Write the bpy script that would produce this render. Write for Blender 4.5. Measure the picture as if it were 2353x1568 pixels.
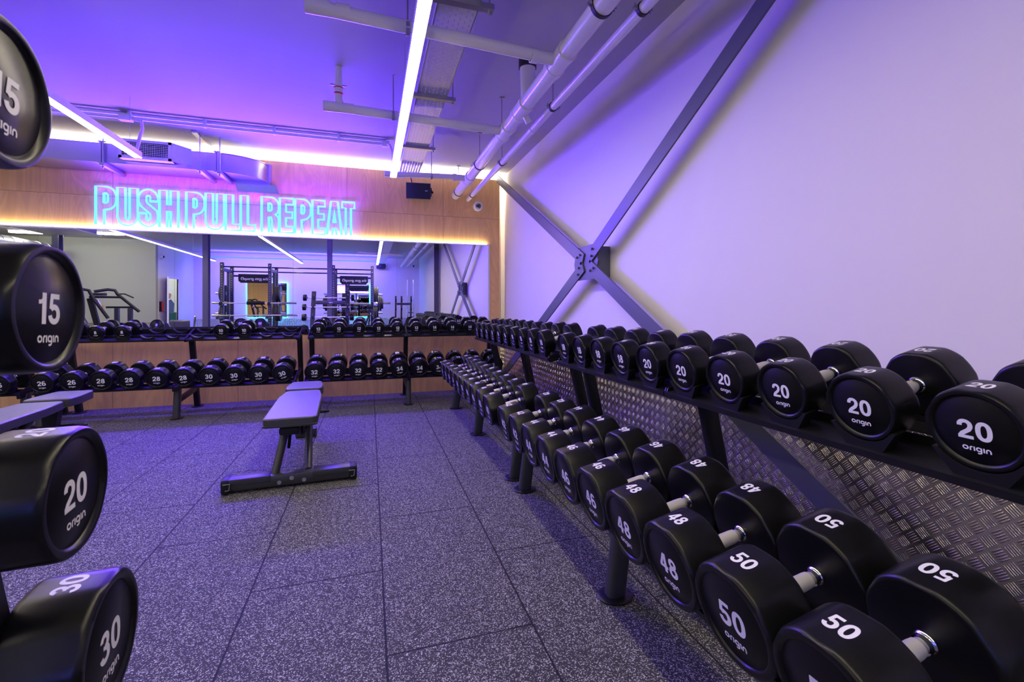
import bpy, bmesh, math, random
from mathutils import Vector, Matrix, Euler
PI = math.pi
R = math.radians
random.seed(7)
for o in list(bpy.data.objects):
    bpy.data.objects.remove(o, do_unlink=True)
SC = bpy.context.scene
COL = SC.collection

# ---------------------------------------------------------------- camera
F_PX, W_PX, H_PX = 1046.0, 2353.0, 1568.0
CAM_H = 1.125
cam_data = bpy.data.cameras.new('camera')
cam_data.sensor_width = 36.0
cam_data.lens = 36.0 * F_PX / W_PX
cam_data.shift_y = -(H_PX / 2 - 706.0) / W_PX
cam_data.clip_start = 0.03
cam_data.dof.use_dof = True
cam_data.dof.focus_distance = 2.6
cam_data.dof.aperture_fstop = 9.0
cam = bpy.data.objects.new('camera', cam_data)
cam.location = (0, 0, CAM_H)
cam.rotation_euler = (PI / 2, 0, -math.atan(327.0 / F_PX))
COL.objects.link(cam)
SC.camera = cam

# ---------------------------------------------------------------- world, exposure
w = bpy.data.worlds.new('world'); SC.world = w; w.use_nodes = True
w.node_tree.nodes['Background'].inputs[0].default_value = (0.5, 0.55, 0.7, 1)
w.node_tree.nodes['Background'].inputs[1].default_value = 0.02
SC.view_settings.view_transform = 'Standard'
SC.view_settings.look = 'None'
SC.view_settings.gamma = 1.0
SC.view_settings.use_curve_mapping = False
SC.view_settings.exposure = 0.0

LED_E = 45.0        # white linear luminaires
COVE_E = 90.0       # white strip behind the panelling
WARM_E = 32.0       # warm strip on the mirror frame
SIGN_W = 285.0      # blue violet light thrown by the neon lettering
HALO_E = 60.0        # cyan strips behind the far mirrors
TUBE_COL = (0.12, 0.80, 3.6)


def area(name, loc, rot, sx, sy, power, color):
    l = bpy.data.lights.new(name, 'AREA')
    l.shape = 'RECTANGLE'; l.size = sx; l.size_y = sy
    l.energy = power; l.color = color
    o = bpy.data.objects.new(name, l)
    o.location = loc; o.rotation_euler = rot
    COL.objects.link(o)
    return o

# the neon lettering: light thrown into the room, and back onto the panelling
# (the tubes radiate all round, so one light faces out, one is tipped up and one down)
SIGN_C = (0.10, 0.015, 1.0)
area('neon_sign_light', (-1.50, 6.03, 2.24), (R(-90), 0, 0), 2.7, 0.36, SIGN_W * .27, SIGN_C)
area('neon_sign_upward_light', (-1.50, 6.02, 2.30), (R(-145), 0, 0), 2.7, 0.12, SIGN_W * .42, SIGN_C)
area('neon_sign_downward_light', (-1.50, 6.02, 2.18), (R(-66), 0, 0), 2.7, 0.12, SIGN_W * .72, SIGN_C)
area('neon_sign_back_light', (-1.50, 6.06, 2.24), (R(90), 0, 0), 2.75, 0.46, 15.0, (0.08, 0.04, 1.0))

# violet lamps added to colour far wall and ceiling, placed at the cyan strip
area('far_wall_fill_light', (-2.2, -4.86, 2.735), (R(-28), 0, 0), 5.6, 0.05, 200.0, (0.14, 0.09, 1.0))
area('far_ceiling_fill_light', (-2.2, -4.86, 2.785), (R(198), 0, 0), 5.6, 0.05, 70.0, (0.13, 0.06, 1.0))

# ---------------------------------------------------------------- materials
def mat(name, base=(0.5, 0.5, 0.5), rough=0.5, metal=0.0, emit=None, strength=0.0, spec=None, bump=None, coat=0):
    m = bpy.data.materials.new(name); m.use_nodes = True
    nt = m.node_tree; b = nt.nodes['Principled BSDF']
    b.inputs['Base Color'].default_value = (*base, 1)
    b.inputs['Roughness'].default_value = rough
    b.inputs['Metallic'].default_value = metal
    if coat: b.inputs['Coat Weight'].default_value = coat
    if spec is not None: b.inputs['Specular IOR Level'].default_value = spec
    if emit:
        b.inputs['Emission Color'].default_value = (*emit, 1)
        b.inputs['Emission Strength'].default_value = strength
    if bump:   # (scale, strength, distance) fine surface grain
        tc = nt.nodes.new('ShaderNodeTexCoord'); n = nt.nodes.new('ShaderNodeTexNoise')
        n.inputs['Scale'].default_value = bump[0]; n.inputs['Detail'].default_value = 3
        bp = nt.nodes.new('ShaderNodeBump'); bp.inputs['Strength'].default_value = bump[1]; bp.inputs['Distance'].default_value = bump[2]
        nt.links.new(tc.outputs['Object'], n.inputs['Vector'])
        nt.links.new(n.outputs['Fac'], bp.inputs['Height']); nt.links.new(bp.outputs['Normal'], b.inputs['Normal'])
        r = nt.nodes.new('ShaderNodeMapRange'); r.inputs['To Min'].default_value = rough - .04; r.inputs['To Max'].default_value = rough + .06
        nt.links.new(n.outputs['Fac'], r.inputs['Value']); nt.links.new(r.outputs['Result'], b.inputs['Roughness'])
    return m

def M_(nt, op, a, b=None, c=None):
    n = nt.nodes.new('ShaderNodeMath'); n.operation = op
    for i, v in enumerate((a, b, c)):
        if v is None: continue
        if isinstance(v, (int, float)): n.inputs[i].default_value = v
        else: nt.links.new(v, n.inputs[i])
    return n.outputs[0]

def mixc(nt, fac, a, b):
    n = nt.nodes.new('ShaderNodeMix'); n.data_type = 'RGBA'
    if isinstance(fac, (int, float)): n.inputs[0].default_value = fac
    else: nt.links.new(fac, n.inputs[0])
    for i, v in ((6, a), (7, b)):
        if isinstance(v, tuple): n.inputs[i].default_value = (*v, 1)
        else: nt.links.new(v, n.inputs[i])
    return n.outputs[2]

def floor_material():
    m = mat('speckled_rubber', rough=0.75, spec=0.3)
    nt = m.node_tree; b = nt.nodes['Principled BSDF']
    g = nt.nodes.new('ShaderNodeNewGeometry'); s = nt.nodes.new('ShaderNodeSeparateXYZ')
    nt.links.new(g.outputs['Position'], s.inputs[0])
    u = M_(nt, 'DIVIDE', M_(nt, 'SUBTRACT', s.outputs[0], 0.052), 0.5)
    strip = M_(nt, 'FLOOR', u)
    par = M_(nt, 'PINGPONG', strip, 1)
    v = M_(nt, 'ADD', M_(nt, 'SUBTRACT', s.outputs[1], 0.02), M_(nt, 'MULTIPLY', M_(nt, 'SUBTRACT', 1, par), 0.5))
    # distance to joints in metres
    wob = nt.nodes.new('ShaderNodeTexNoise'); wob.inputs['Scale'].default_value = 60
    nt.links.new(g.outputs['Position'], wob.inputs['Vector'])
    wv = M_(nt, 'MULTIPLY', M_(nt, 'SUBTRACT', wob.outputs['Fac'], 0.5), 0.006)
    du = M_(nt, 'MULTIPLY', M_(nt, 'PINGPONG', M_(nt, 'ADD', u, 0), 0.5), 0.5)
    dv = M_(nt, 'PINGPONG', v, 0.5)
    d = M_(nt, 'ADD', M_(nt, 'MINIMUM', du, dv), wv)
    joint = nt.nodes.new('ShaderNodeMapRange'); joint.inputs['From Min'].default_value = 0.0026; joint.inputs['From Max'].default_value = 0.0046
    nt.links.new(d, joint.inputs['Value'])
    # flecks: stretched little chips
    v1 = nt.nodes.new('ShaderNodeTexVoronoi'); v1.inputs['Scale'].default_value = 270
    nz = nt.nodes.new('ShaderNodeTexNoise'); nz.inputs['Scale'].default_value = 95; nz.inputs['Detail'].default_value = 1
    nt.links.new(g.outputs['Position'], nz.inputs['Vector'])
    va = nt.nodes.new('ShaderNodeVectorMath'); va.operation = 'MULTIPLY_ADD'
    nt.links.new(nz.outputs['Color'], va.inputs[0]); va.inputs[1].default_value = (0.012, 0.012, 0.012)
    nt.links.new(g.outputs['Position'], va.inputs[2])
    nt.links.new(va.outputs[0], v1.inputs['Vector'])
    sp = nt.nodes.new('ShaderNodeSeparateColor'); nt.links.new(v1.outputs['Color'], sp.inputs[0])
    pick = M_(nt, 'GREATER_THAN', sp.outputs[0], 0.62)
    near = M_(nt, 'LESS_THAN', v1.outputs['Distance'], 0.54)
    fleck = M_(nt, 'MULTIPLY', pick, near)
    big = nt.nodes.new('ShaderNodeTexNoise'); big.inputs['Scale'].default_value = 9; big.inputs['Detail'].default_value = 4
    nt.links.new(g.outputs['Position'], big.inputs['Vector'])
    base = mixc(nt, big.outputs['Fac'], (0.026, 0.026, 0.028), (0.048, 0.048, 0.050))
    fl = mixc(nt, sp.outputs[1], (0.20, 0.20, 0.19), (0.56, 0.56, 0.52))
    c1 = mixc(nt, fleck, base, fl)
    c2 = mixc(nt, joint.outputs[0], (0.010, 0.010, 0.010), c1)
    nt.links.new(c2, b.inputs['Base Color'])
    bp = nt.nodes.new('ShaderNodeBump'); bp.inputs['Strength'].default_value = 0.5; bp.inputs['Distance'].default_value = 0.003
    hh = M_(nt, 'ADD', M_(nt, 'MULTIPLY', joint.outputs[0], 1.0), M_(nt, 'MULTIPLY', v1.outputs['Distance'], 0.25))
    nt.links.new(hh, bp.inputs['Height']); nt.links.new(bp.outputs['Normal'], b.inputs['Normal'])
    return m

def tread_material(axis='Y'):
    m = mat('tread_plate_' + axis, rough=0.24, metal=1.0)
    nt = m.node_tree; b = nt.nodes['Principled BSDF']
    g = nt.nodes.new('ShaderNodeNewGeometry'); s = nt.nodes.new('ShaderNodeSeparateXYZ')
    nt.links.new(g.outputs['Position'], s.inputs[0])
    a = s.outputs[1] if axis == 'Y' else s.outputs[0]; z = s.outputs[2]
    P = 0.041      # side of one five-bar cell
    k = 0.70710678 / P
    p = M_(nt, 'MULTIPLY', M_(nt, 'ADD', a, z), k)
    q = M_(nt, 'MULTIPLY', M_(nt, 'SUBTRACT', z, a), k)
    par = M_(nt, 'PINGPONG', M_(nt, 'ADD', M_(nt, 'FLOOR', p), M_(nt, 'FLOOR', q)), 1)
    fp = M_(nt, 'FRACT', p); fq = M_(nt, 'FRACT', q)
    inv = M_(nt, 'SUBTRACT', 1, par)
    along = M_(nt, 'ADD', M_(nt, 'MULTIPLY', fp, par), M_(nt, 'MULTIPLY', fq, inv))
    across = M_(nt, 'ADD', M_(nt, 'MULTIPLY', fq, par), M_(nt, 'MULTIPLY', fp, inv))
    wav = M_(nt, 'COSINE', M_(nt, 'MULTIPLY', M_(nt, 'SUBTRACT', across, 0.5), 11.6 * PI))
    ridge = M_(nt, 'MULTIPLY', M_(nt, 'ADD', wav, 1), 0.5)
    t = M_(nt, 'MULTIPLY', M_(nt, 'ABSOLUTE', M_(nt, 'SUBTRACT', along, 0.5)), 2.0)
    lens = M_(nt, 'SUBTRACT', 1.0, M_(nt, 'MULTIPLY', t, t))
    edge = M_(nt, 'LESS_THAN', M_(nt, 'ABSOLUTE', M_(nt, 'SUBTRACT', across, 0.5)), 0.43)
    hgt = M_(nt, 'MULTIPLY', M_(nt, 'MAXIMUM', M_(nt, 'SUBTRACT', M_(nt, 'MULTIPLY', ridge, lens), 0.30), 0.0), edge)
    bp = nt.nodes.new('ShaderNodeBump'); bp.inputs['Strength'].default_value = 1.0; bp.inputs['Distance'].default_value = 0.0050
    nt.links.new(hgt, bp.inputs['Height']); nt.links.new(bp.outputs['Normal'], b.inputs['Normal'])
    n = nt.nodes.new('ShaderNodeTexNoise'); n.inputs['Scale'].default_value = 4; n.inputs['Detail'].default_value = 4
    nt.links.new(g.outputs['Position'], n.inputs['Vector'])
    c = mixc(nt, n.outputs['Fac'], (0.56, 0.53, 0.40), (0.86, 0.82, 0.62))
    c = mixc(nt, M_(nt, 'MINIMUM', M_(nt, 'MULTIPLY', hgt, 1.5), 1.0), c, (1.0, 0.97, 0.86))  # raised bars coloured paler, a highlight put into the base colour
    nt.links.new(c, b.inputs['Base Color'])
    return m

def wood_material():
    m = mat('okoume_plywood', rough=0.5, spec=0.2)
    nt = m.node_tree; b = nt.nodes['Principled BSDF']
    g = nt.nodes.new('ShaderNodeNewGeometry'); s = nt.nodes.new('ShaderNodeSeparateXYZ')
    nt.links.new(g.outputs['Position'], s.inputs[0])
    x, z = s.outputs[0], s.outputs[2]
    SX = 1.22
    ux = M_(nt, 'DIVIDE', M_(nt, 'SUBTRACT', x, 0.945), SX)
    sheet = M_(nt, 'FLOOR', ux)
    upper = M_(nt, 'GREATER_THAN', z, 2.35)
    seed = M_(nt, 'ADD', M_(nt, 'MULTIPLY', sheet, 3.7), M_(nt, 'MULTIPLY', upper, 11.3))
    cx = nt.nodes.new('ShaderNodeCombineXYZ')
    nt.links.new(x, cx.inputs[0]); nt.links.new(seed, cx.inputs[1]); nt.links.new(M_(nt, 'MULTIPLY', z, 0.16), cx.inputs[2])
    n1 = nt.nodes.new('ShaderNodeTexNoise'); n1.inputs['Scale'].default_value = 2.6; n1.inputs['Detail'].default_value = 3; n1.inputs['Distortion'].default_value = 1.6
    nt.links.new(cx.outputs[0], n1.inputs['Vector'])
    rings = M_(nt, 'SINE', M_(nt, 'MULTIPLY', n1.outputs['Fac'], 95.0))
    rings = M_(nt, 'MULTIPLY', M_(nt, 'ADD', rings, 1), 0.5)
    cx2 = nt.nodes.new('ShaderNodeCombineXYZ')
    nt.links.new(M_(nt, 'MULTIPLY', x, 14.0), cx2.inputs[0]); nt.links.new(seed, cx2.inputs[1]); nt.links.new(M_(nt, 'MULTIPLY', z, 0.9), cx2.inputs[2])
    n2 = nt.nodes.new('ShaderNodeTexNoise'); n2.inputs['Scale'].default_value = 1.0; n2.inputs['Detail'].default_value = 5
    nt.links.new(cx2.outputs[0], n2.inputs['Vector'])
    c = mixc(nt, n2.outputs['Fac'], (0.66, 0.32, 0.08), (0.98, 0.62, 0.21))
    c = mixc(nt, M_(nt, 'MULTIPLY', rings, 0.38), c, (0.52, 0.25, 0.10))
    n3 = nt.nodes.new('ShaderNodeTexNoise'); n3.inputs['Scale'].default_value = 1.1
    nt.links.new(cx.outputs[0], n3.inputs['Vector'])
    c = mixc(nt, M_(nt, 'MULTIPLY', n3.outputs['Fac'], 0.5), c, (0.94, 0.66, 0.32))
    # sheet joints
    dj = M_(nt, 'MULTIPLY', M_(nt, 'PINGPONG', ux, 0.5), SX)
    dz = M_(nt, 'ABSOLUTE', M_(nt, 'SUBTRACT', z, 2.35))
    jn = M_(nt, 'LESS_THAN', M_(nt, 'MINIMUM', dj, dz), 0.0016)
    c = mixc(nt, jn, c, (0.24, 0.11, 0.055))
    nt.links.new(c, b.inputs['Base Color'])
    bp = nt.nodes.new('ShaderNodeBump'); bp.inputs['Strength'].default_value = 0.12; bp.inputs['Distance'].default_value = 0.001
    nt.links.new(n2.outputs['Fac'], bp.inputs['Height']); nt.links.new(bp.outputs['Normal'], b.inputs['Normal'])
    return m

M = dict(
    floor=floor_material(), tread_y=tread_material('Y'), tread_x=tread_material('X'), wood=wood_material(),
    wall=mat('white_wall_paint', (0.77, 0.73, 0.68), 0.62, bump=(420, .06, .001)),
    ceil=mat('white_ceiling_paint', (0.50, 0.48, 0.50), 0.8, bump=(300, .05, .001)),
    grey_wall=mat('grey_green_wall_paint', (0.36, 0.38, 0.30), 0.7, bump=(300, .05, .001)),
    steel_paint=mat('grey_steel_paint', (0.10, 0.105, 0.125), 0.42, bump=(250, .08, .001)),
    dark_paint=mat('dark_column_paint', (0.05, 0.05, 0.065), 0.45),
    rubber=mat('black_urethane', (0.004, 0.004, 0.0045), 0.32, spec=0.32, bump=(500, .05, .0005)),
    rubber2=mat('black_urethane_face', (0.003, 0.003, 0.0035), 0.42, spec=0.11),
    white=mat('white_print', (0.82, 0.82, 0.80), 0.5),
    chrome=mat('polished_chrome', (0.80, 0.80, 0.82), 0.09, 1.0),
    knurl=mat('knurled_steel', (0.78, 0.75, 0.70), 0.42, 0.5, bump=(900, .5, .0006)),
    rackm=mat('black_powder_coat', (0.008, 0.008, 0.009), 0.42, spec=0.35, bump=(700, .12, .0004)),
    rackg=mat('dark_grey_powder_coat', (0.030, 0.031, 0.034), 0.40, spec=0.5, bump=(700, .12, .0004)),
    poly=mat('black_polymer', (0.007, 0.007, 0.008), 0.5, spec=.3),
    polyg=mat('worn_polymer_edge', (0.18, 0.18, 0.19), 0.35),
    bolt=mat('zinc_bolt', (0.65, 0.65, 0.66), 0.28, 1.0),
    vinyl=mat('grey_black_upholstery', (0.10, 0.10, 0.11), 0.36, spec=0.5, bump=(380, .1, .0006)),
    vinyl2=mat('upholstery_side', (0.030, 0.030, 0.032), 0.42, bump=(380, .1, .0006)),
    orange=mat('orange_plastic', (0.85, 0.28, 0.03), 0.4),
    yellow=mat('yellow_sticker', (0.9, 0.6, 0.03), 0.4),
    galv=mat('galvanised_sheet', (0.48, 0.49, 0.53), 0.30, 1.0, bump=(3, .05, .01)),
    galvt=mat('galvanised_tray', (0.72, 0.72, 0.73), 0.42, 0.75),
    strut=mat('zinc_strut', (0.48, 0.48, 0.50), 0.35, 1.0),
    pipe=mat('white_plastic_pipe', (0.80, 0.77, 0.76), 0.22, spec=0.5),
    blackb=mat('black_rubber_band', (0.015, 0.015, 0.016), 0.5),
    whitep=mat('white_plastic', (0.82, 0.82, 0.82), 0.3),
    darkglass=mat('smoked_dome', (0.02, 0.02, 0.025), 0.05, coat=1),
    spk=mat('speaker_grille', (0.012, 0.013, 0.030), 0.55),
    spkg=mat('speaker_shell', (0.16, 0.16, 0.17), 0.45),
    mirror=mat('mirror_silver', (0.93, 0.94, 0.95), 0.0, 1.0),
    frame=mat('mirror_edge_trim', (0.72, 0.72, 0.76), 0.35),
    lum=mat('luminaire_body', (0.78, 0.78, 0.80), 0.35),
    led=mat('led_diffuser', (0.9, 0.9, 0.9), 0.5, emit=(1.0, 0.88, 0.63), strength=LED_E),
    cove=mat('cove_led', (0.9, 0.9, 0.9), 0.5, emit=(1.0, 0.97, 0.92), strength=COVE_E),
    warm=mat('warm_led', (0.9, 0.9, 0.9), 0.5, emit=(1.0, 0.83, 0.50), strength=WARM_E),
    halo=mat('cyan_led', (0.5, 0.9, 0.9), 0.5, emit=(0.05, 0.62, 1.6), strength=HALO_E),
    halo2=mat('cyan_profile', (0.3, 0.5, 0.9), 0.5, emit=(0.04, 0.30, 1.0), strength=1.0),
    tube=mat('neon_flex', (0.2, 0.7, 0.8), 0.5, emit=TUBE_COL, strength=1.0),
    red=mat('red_plastic', (0.75, 0.02, 0.03), 0.4),
    plate=mat('bumper_plate', (0.03, 0.03, 0.033), 0.45, bump=(60, .3, .002)),
    bulk=mat('bulkhead_lamp', (0.9, 0.9, 0.9), 0.5, emit=(1.0, 0.97, 0.86), strength=48.0),
    lit_white=mat('bright_room_wall', (0.8, 0.85, 0.83), 0.6),
    teal=mat('teal_panel', (0.03, 0.14, 0.15), 0.5),
    denim=mat('blue_cloth', (0.08, 0.12, 0.35), 0.8),
    skin=mat('skin', (0.45, 0.26, 0.2), 0.55),
)

# ---------------------------------------------------------------- geometry helpers
class MB:
    def __init__(s): s.v = []; s.f = []; s.sm = []
    def add(s, vs, fs, T=None, smooth=False):
        o = len(s.v)
        for p in vs:
            p = Vector(p)
            s.v.append(T @ p if T is not None else p)
        for f in fs:
            s.f.append([i + o for i in f]); s.sm.append(smooth)
        return s
    def box(s, x0, x1, y0, y1, z0, z1, T=None, b=0.0):
        if b <= 0:
            vs = [(x, y, z) for x in (x0, x1) for y in (y0, y1) for z in (z0, z1)]
            fs = [(0, 1, 3, 2), (4, 6, 7, 5), (0, 4, 5, 1), (2, 3, 7, 6), (0, 2, 6, 4), (1, 5, 7, 3)]
            return s.add(vs, fs, T)
        bm = bmesh.new(); bmesh.ops.create_cube(bm, size=1)
        for v in bm.verts:
            v.co = Vector(((x0 + x1) / 2 + v.co.x * (x1 - x0), (y0 + y1) / 2 + v.co.y * (y1 - y0), (z0 + z1) / 2 + v.co.z * (z1 - z0)))
        bmesh.ops.bevel(bm, geom=list(bm.edges), offset=b, segments=2, affect='EDGES', profile=0.5)
        bm.verts.index_update()
        s.add([v.co.copy() for v in bm.verts], [[v.index for v in f.verts] for f in bm.faces], T)
        bm.free(); return s
    def prism(s, pts, y0, y1, T=None, smooth=False):
        # polygon in x,z extruded along y
        n = len(pts)
        vs = [(p[0], y0, p[1]) for p in pts] + [(p[0], y1, p[1]) for p in pts]
        fs = [list(range(n)), list(range(2 * n - 1, n - 1, -1))]
        s.add(vs, fs, T)
        s.add(vs, [(i, i + n, (i + 1) % n + n, (i + 1) % n) for i in range(n)], T, smooth)
        return s
    def bar(s, p0, p1, w, h, up=(0, 0, 1), T=None, b=0.0):
        p0, p1 = Vector(p0), Vector(p1); d = p1 - p0; L = d.length; d.normalize()
        u = Vector(up); x = d.cross(u)
        if x.length < 1e-4: x = d.cross(Vector((0, 1, 0)))
        x.normalize(); zz = x.cross(d)
        m = Matrix((x, d, zz)).transposed().to_4x4(); m.translation = p0
        if T is not None: m = T @ m
        return s.box(-w / 2, w / 2, 0, L, -h / 2, h / 2, m, b)
    def tube(s, pts, r, seg=12, closed=False, T=None, caps=True, normal=None):
        pts = [Vector(p) for p in pts]; n = len(pts); rings = []
        ref = Vector(normal) if normal else None
        prev = None
        for i, p in enumerate(pts):
            if closed: t = (pts[(i + 1) % n] - pts[i - 1])
            else: t = pts[min(i + 1, n - 1)] - pts[max(i - 1, 0)]
            t.normalize()
            if ref is not None: a = ref
            elif prev is not None: a = prev
            else: a = Vector((0, 0, 1)) if abs(t.z) < 0.9 else Vector((1, 0, 0))
            x = a - t * a.dot(t)
            if x.length < 1e-5: x = Vector((1, 0, 0)) - t * t.x
            x.normalize(); y = t.cross(x); prev = x
            # miter
            k = 1.0
            if closed or 0 < i < n - 1:
                d0 = (pts[i] - pts[i - 1]).normalized(); d1 = (pts[(i + 1) % n] - pts[i]).normalized()
                k = 1 / max(0.5, math.sqrt(max(0.01, (1 + d0.dot(d1)) / 2)))
            rr = r[i] if isinstance(r, (list, tuple)) else r
            rings.append([p + (x * math.cos(2 * PI * j / seg) + y * math.sin(2 * PI * j / seg) * k) * rr for j in range(seg)])
        vs = [q for rg in rings for q in rg]; fs = []
        m = n if closed else n - 1
        for i in range(m):
            a, b2 = i * seg, ((i + 1) % n) * seg
            for j in range(seg): fs.append((a + j, a + (j + 1) % seg, b2 + (j + 1) % seg, b2 + j))
        s.add(vs, fs, T, True)
        if caps and not closed:
            s.add(vs, [list(range(seg))[::-1], list(range((n - 1) * seg, n * seg))], T)
        return s
    def cyl(s, p0, p1, r, seg=16, T=None): return s.tube([p0, p1], r, seg, T=T)
    def lathe(s, prof, axis='Y', seg=32, T=None, mod=None, smooth=True, capends=True):
        # prof: (along, radius); mod(angle)->factor
        vs = []
        for a, r in prof:
            for j in range(seg):
                th = 2 * PI * j / seg; k = mod(th) if mod else 1
                c, z = math.cos(th) * r * k, math.sin(th) * r * k
                vs.append((c, a, z) if axis == 'Y' else ((a, c, z) if axis == 'X' else (c, z, a)))
        fs = []
        for i in range(len(prof) - 1):
            for j in range(seg): fs.append((i * seg + j, i * seg + (j + 1) % seg, (i + 1) * seg + (j + 1) % seg, (i + 1) * seg + j))
        s.add(vs, fs, T, smooth)
        if capends: s.add(vs, [list(range(seg))[::-1], list(range((len(prof) - 1) * seg, len(prof) * seg))], T)
        return s
    def mesh(s, name, m):
        me = bpy.data.meshes.new(name)
        me.from_pydata([tuple(v) for v in s.v], [], s.f)
        me.polygons.foreach_set('use_smooth', s.sm)
        bm = bmesh.new(); bm.from_mesh(me)
        bmesh.ops.remove_doubles(bm, verts=bm.verts, dist=1e-5)
        bmesh.ops.recalc_face_normals(bm, faces=bm.faces); bm.to_mesh(me); bm.free()
        me.set_sharp_from_angle(angle=R(42))
        me.materials.append(m)
        return me
    def build(s, name, m, parent=None):
        return link(name, s.mesh(name, m), parent)

def link(name, me, parent=None):
    o = bpy.data.objects.new(name, me); COL.objects.link(o)
    if parent is not None: o.parent = parent
    return o
def tag(o, label, cat, group=None, kind=None):
    if label: o['label'] = label
    if cat: o['category'] = cat
    if group: o['group'] = group
    if kind: o['kind'] = kind
    return o
def thing(name, label, cat, loc=(0, 0, 0), rz=0.0, group=None):
    o = bpy.data.objects.new(name, None); COL.objects.link(o)
    o.empty_display_size = 0.1
    o.location = loc; o.rotation_euler = (0, 0, rz)
    return tag(o, label, cat, group)
def copy_tree(o, parent=None):
    c = o.copy(); COL.objects.link(c)
    if parent is not None: c.parent = parent
    for ch in list(o.children): copy_tree(ch, c)
    return c
def struct(name, mb, m, parent=None):
    o = mb.build(name, m, parent)
    if parent is None: o['kind'] = 'structure'
    return o
def text_mb(txt, size, bold=0.0, depth=0.0006, align='CENTER', xs=1.0, spacing=1.0):
    c = bpy.data.curves.new('t', 'FONT'); c.body = txt; c.size = size; c.offset = bold
    c.extrude = depth; c.align_x = align; c.align_y = 'CENTER'; c.resolution_u = 3; c.space_character = spacing
    o = bpy.data.objects.new('t', c); COL.objects.link(o)
    dg = bpy.context.evaluated_depsgraph_get(); dg.update()
    me = bpy.data.meshes.new_from_object(o.evaluated_get(dg))
    mb = MB(); mb.add([(v.co.x * xs, v.co.y, v.co.z) for v in me.vertices], [list(p.vertices) for p in me.polygons])
    bpy.data.objects.remove(o, do_unlink=True); bpy.data.curves.remove(c); bpy.data.meshes.remove(me)
    return mb

# ================================================================ SETTING
WX, CZ = 1.82, 2.98          # right wall, ceiling
PY = 6.13                    # face of the timber panelling
BY = 6.36                    # masonry wall behind the panelling
RY = -5.6                    # far wall behind the camera
LX = -11.0
JX, GY = -5.66, -2.75        # jog wall beside the door, grey wall

struct('floor', MB().box(LX - .2, WX + .2, RY - .2, BY + .2, -0.1, 0), M['floor'])
struct('ceiling', MB().box(LX - .2, WX + .2, RY - .2, BY + .2, CZ, CZ + 0.1), M['ceil'])
struct('wall_right', MB().box(WX, WX + .15, RY - .2, BY + .2, 0, CZ), M['wall'])
struct('wall_back', MB().box(LX, WX, BY, BY + .15, 0, CZ), M['wall'])
struct('wall_front', MB().box(JX, WX, RY - .15, RY, 0, CZ), M['wall'])
struct('wall_grey', MB().box(LX, JX, GY - .15, GY, 0, CZ), M['grey_wall'])
struct('wall_left', MB().box(LX - .15, LX, GY, BY, 0, CZ), M['grey_wall'])
# wall beside the doorway, with its opening (Y -4.35 .. -3.45)
DY0, DY1, DZ = -4.30, -3.55, 1.98
struct('wall_door_side', MB().box(JX - .03, JX, RY, DY0, 0, CZ).box(JX - .03, JX, DY1, GY - .15, 0, CZ).box(JX - .03, JX, DY0, DY1, DZ, CZ), M['wall'])
struct('trim_1', MB().box(JX - .04, JX + .015, DY0 - .06, DY0, 0, DZ + .06).box(JX - .04, JX + .015, DY1, DY1 + .06, 0, DZ + .06).box(JX - .04, JX + .015, DY0, DY1, DZ, DZ + .06), M['lum'])
struct('wall_beyond_door', MB().box(JX - 1.7, JX - 1.6, RY, GY - .15, 0, CZ).box(JX - 1.6, JX - .03, RY, RY + .12, 0, CZ), M['lit_white'])
# timber panelling stands in front of the masonry wall, short of ceiling and side wall
struct('wall_panelling', MB().box(LX, 1.735, PY, PY + .05, 0, 2.90), M['wood'])
# chequer plate dado
struct('trim_2', MB().box(WX - .006, WX, RY, BY, 0, 0.80), M['tread_y'])
struct('trim_3', MB().box(JX, WX, RY, RY + .006, 0, 0.72), M['tread_x'])
struct('trim_4', MB().box(LX, JX, GY, GY + .006, 0, 0.70), M['tread_x'])
# ceiling downstand casing along the back, on the masonry wall: LED strip behind the panelling top
o = MB().box(LX + .2, 1.74, PY + .11, PY + .14, 2.860, 2.885).build('cove_light_strip', M['cove'])
tag(o, 'bright white LED strip hidden behind the top of the timber panelling', 'light')
# steel columns in line across the room
for i, cx in enumerate((1.73, -0.965, -3.67, -6.47)):
    c = MB().box(cx - .055, cx + .055, -.24, -.225, 0, CZ).box(cx - .055, cx + .055, -.075, -.06, 0, CZ).box(cx - .006, cx + .006, -.225, -.075, 0, CZ)
    o = c.build('steel_column', M['dark_paint'] if i == 0 else M['steel_paint'])
    tag(o, ['dark steel column reflected beside the crossed wall brace', 'grey steel column reflected in the middle of the mirror, behind the barbell rack',
            'grey steel column reflected left of the squat rack', 'pale grey steel column reflected nearest the left end of the mirror'][i], 'column', 'steel columns across the gym')

# ================================================================ MIRROR
MZ0, MZ1, MX1 = 0.79, 1.975, 1.565
mt = thing('wall_mirror', 'long wall mirror of butted sheets in a slim pale trim over the timber panelling', 'mirror', (0, 6.12, MZ0))
edges = [1.565, .34, -.894, -2.129, -3.364, -4.60]
for a, b in zip(edges[1:], edges[:-1]):
    MB().box(a + .0008, b - .0008, -.004, .004, 0, MZ1 - MZ0).build('mirror_sheet', M['mirror'], mt)
MB().box(-4.6, MX1 + .02, -.012, .01, MZ1 - MZ0, MZ1 - MZ0 + .018).build('top_trim', M['frame'], mt)
MB().box(MX1, MX1 + .02, -.012, .01, -.01, MZ1 - MZ0).build('side_trim', M['frame'], mt)
o = MB().box(-4.6, MX1 - .02, 6.105, 6.12, MZ1 + .0185, MZ1 + .0235).build('mirror_light_strip', M['warm'])
tag(o, 'warm white LED strip running along the top edge of the wall mirror', 'light')

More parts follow.
